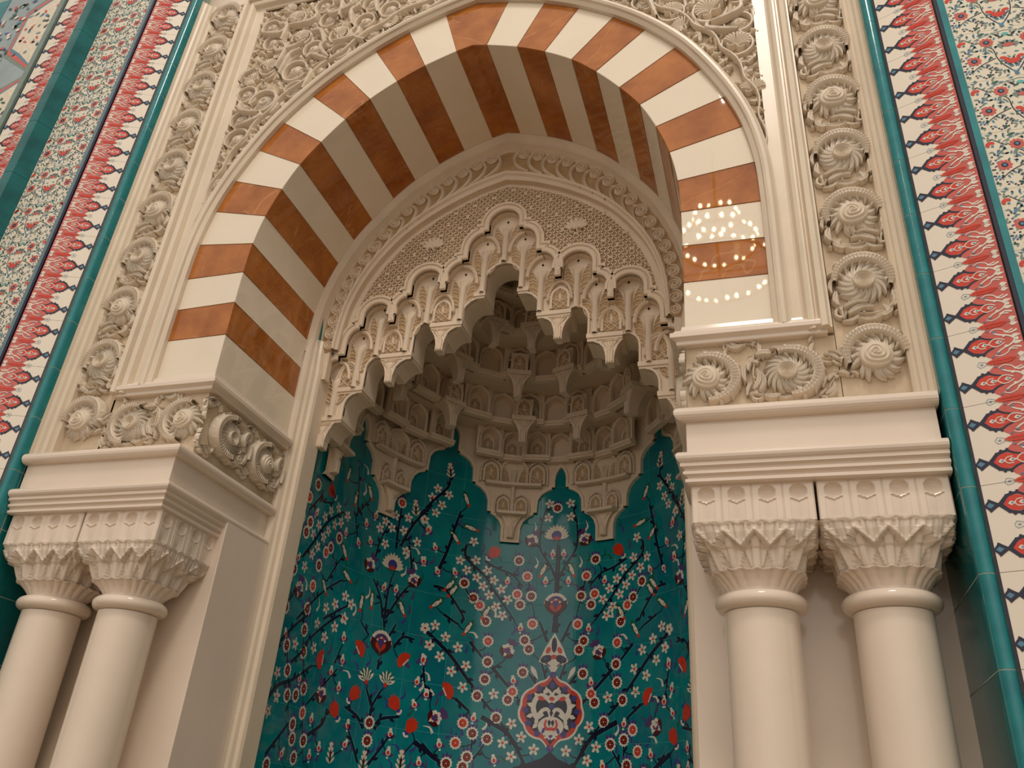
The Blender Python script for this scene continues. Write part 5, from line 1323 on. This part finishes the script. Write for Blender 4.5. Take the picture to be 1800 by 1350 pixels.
# tiers: (z of ledge, half width, depth behind y=.90, number of cells, cell height)
Y0 = .93
TIERS = [(2.515, .935, 1.195, 19, .172), (2.687, .80, 1.02, 15, .182), (2.869, .61, .76, 11, .181), (3.05, .40, .50, 8, .15), (3.20, .24, .30, 5, .12)]
def tp(a, b_, t, off=0):
    th = PI * (t - .5); x, y = a * sin(th), b_ * cos(th)
    nx, ny = sin(th) / a, cos(th) / b_; l = math.hypot(nx, ny)
    return (x - off * nx / l, Y0 + y - off * ny / l, math.atan2(nx / l, ny / l))
def cell_mesh(w, h, dep=.055):
    # arched niche cell: front arch frame, hollow half-round back, plaque, ledge
    mb = MB(); hw = w / 2; r = hw * .74
    outl = [(-r, 0)] + [(-r, h * .45)] + smooth_path([(-r, h * .45), (-r * .85, h * .68), (-r * .45, h * .82), (0, h * .92)], 4)[1:] + smooth_path([(0, h * .92), (r * .45, h * .82), (r * .85, h * .68), (r, h * .45)], 4)[1:] + [(r, 0)]
    poly = [(-hw, 0), (-hw, h), (hw, h), (hw, 0)] + list(reversed(outl))
    prism(mb, poly, -.022, 0, T0, 0)
    n = len(outl)
    mb.add([T0(x, z, 0) for x, z in outl] + [T0(x * .80, z * .93, -dep) for x, z in outl], [(i, i + 1, n + i + 1, n + i) for i in range(n - 1)], 0, True)
    mb.add([T0(x * .80, z * .93, -dep) for x, z in outl], [tuple(range(n))])
    box(mb, -hw * 1.02, hw * 1.02, -.022, .03, -.020, .0); box(mb, -hw * 1.02, hw * 1.02, -.012, .03, -.032, -.020)
    return mb.mesh('niche_cell', [PLAST])
for ti, (z, a, b_, n, h) in enumerate(TIERS):
    L = PI * math.sqrt((a * a + b_ * b_) / 2) ; w = L / n * .98
    CM = cell_mesh(w, h)
    for i in range(n):
        t = (i + .5) / n
        off = .032 if i % 2 == 0 else .0
        x, y, ang = tp(a, b_, t, off)
        if ti == 0 and abs(abs(math.atan2(x, y - YC)) - .75) < .085: continue      # room for the tall tile heads
        m = Matrix.Translation((x, y - YC, z - 1.95)) @ Matrix.Rotation(-ang, 4, 'Z')
        nc_ = copy_me('niche_cell', CM, mv, m)
        copy_me('pierced_plaque', PLQ, nc_, Matrix.Translation((0, .050, .006)) @ Matrix.Scale(min(1, w / .15) * .86, 4))
        copy_me('niche_arch', ARF, nc_, Matrix.Diagonal((w / .172, 1, h / .172, 1)))
    # hanging brackets between every third cell, standing on the tier ledge
    kk = {0: (), 1: (-.27, -.08, .08, .27, -.42, .42), 2: (-.30, -.09, .09, .30), 3: (-.22, .22, 0), 4: ()}[ti]
    for q in kk:
        x, y, ang = tp(a, b_, .5 + q, .085)
        m = Matrix.Translation((x, y - YC, z - .03 - 1.95)) @ Matrix.Rotation(-ang, 4, 'Z')
        hd_ = copy_me('hanging_drip', BRK, mv, m @ Matrix.Scale(1.15, 4)); iv_ = Matrix.Scale(1 / 1.15, 4)
        copy_me('drip_head', PLQ, hd_, iv_ @ Matrix.Translation((0, .0, .02)) @ Matrix.Scale(.95, 4))
        mb = MB(); box(mb, -.075, .075, -.012, .11, -.004, .026); box(mb, -.055, .055, .004, .11, .024, .15)
        copy_me('drip_ledge', mb.mesh('drip_ledge', [PLAST]), hd_, iv_)
# stepped shell behind the tiers
mb = MB(); prof = []
for z, a, b_, n, h in TIERS[1:]: prof += [(a + .04, b_ + .04, z - .02), (a + .04, b_ + .04, z + h)]
prof = [(1.0, 1.29, 2.69)] + prof + [(.02, .02, 3.33)]
N = 48
vs = [(x, y - YC, z - 1.95) for a, b_, z in prof for x, y, _ in [tp(a, b_, i / N) for i in range(N + 1)]]
mb.add(vs, [(j * (N + 1) + i, j * (N + 1) + i + 1, (j + 1) * (N + 1) + i + 1, (j + 1) * (N + 1) + i) for j in range(len(prof) - 1) for i in range(N)])
box(mb, -.99, .99, .83 - YC, .935 - YC, 3.30 - 1.95, 3.9 - 1.95)
mb.build('vault_shell', PLAST, mv)

# ================================================================== CHANDELIER behind the viewer (seen only as sparkles in the polished marble)
lampm = bpy.data.materials.new('lamp_bulb'); lampm.use_nodes = True
nb_ = lampm.node_tree.nodes['Principled BSDF']
nb_.inputs['Emission Color'].default_value = (1.0, .74, .42, 1); nb_.inputs['Emission Strength'].default_value = 75
GOLD = mat('gilded_brass', hexrgb(190, 140, 70), .3, .5, .1)
ch = thing('chandelier', 'round gilded chandelier with many small bulbs hanging behind the viewer', 'chandelier', (.95, -5.4, 6.6))
rnd = random.Random(5)
BM = MB()
grid(BM, 8, 5, lambda a, t: (.020 * sin(PI * t) * cos(2 * PI * a), .020 * sin(PI * t) * sin(2 * PI * a), .026 * cos(PI * t)), 0, True, True)
BME = BM.mesh('bulb', [lampm])
mb = MB()
for R_c, zc, cnt in ((.62, -.35, 30), (.45, .05, 22), (.26, .42, 14)):
    path = [(R_c * cos(2 * PI * i / 48), R_c * sin(2 * PI * i / 48)) for i in range(48)]
    sweep(mb, path, [(-.012, zc - .012), (.012, zc - .012), (.012, zc + .012), (-.012, zc + .012), (-.012, zc - .012)], XYZ, 0, True)
    for k in range(4):
        a = k * PI / 2; box(mb, min(0, R_c * cos(a)) - .006, max(0, R_c * cos(a)) + .006, min(0, R_c * sin(a)) - .006, max(0, R_c * sin(a)) + .006, zc - .006, zc + .006)
    for k in range(cnt):
        a = 2 * PI * k / cnt + rnd.uniform(-.05, .05)
        link('bulb', BME, ch, (R_c * cos(a), R_c * sin(a), zc + .04 + rnd.uniform(-.03, .05)))
box(mb, -.012, .012, -.012, .012, -.4, 1.6)
mb.build('brass_frame', GOLD, ch)
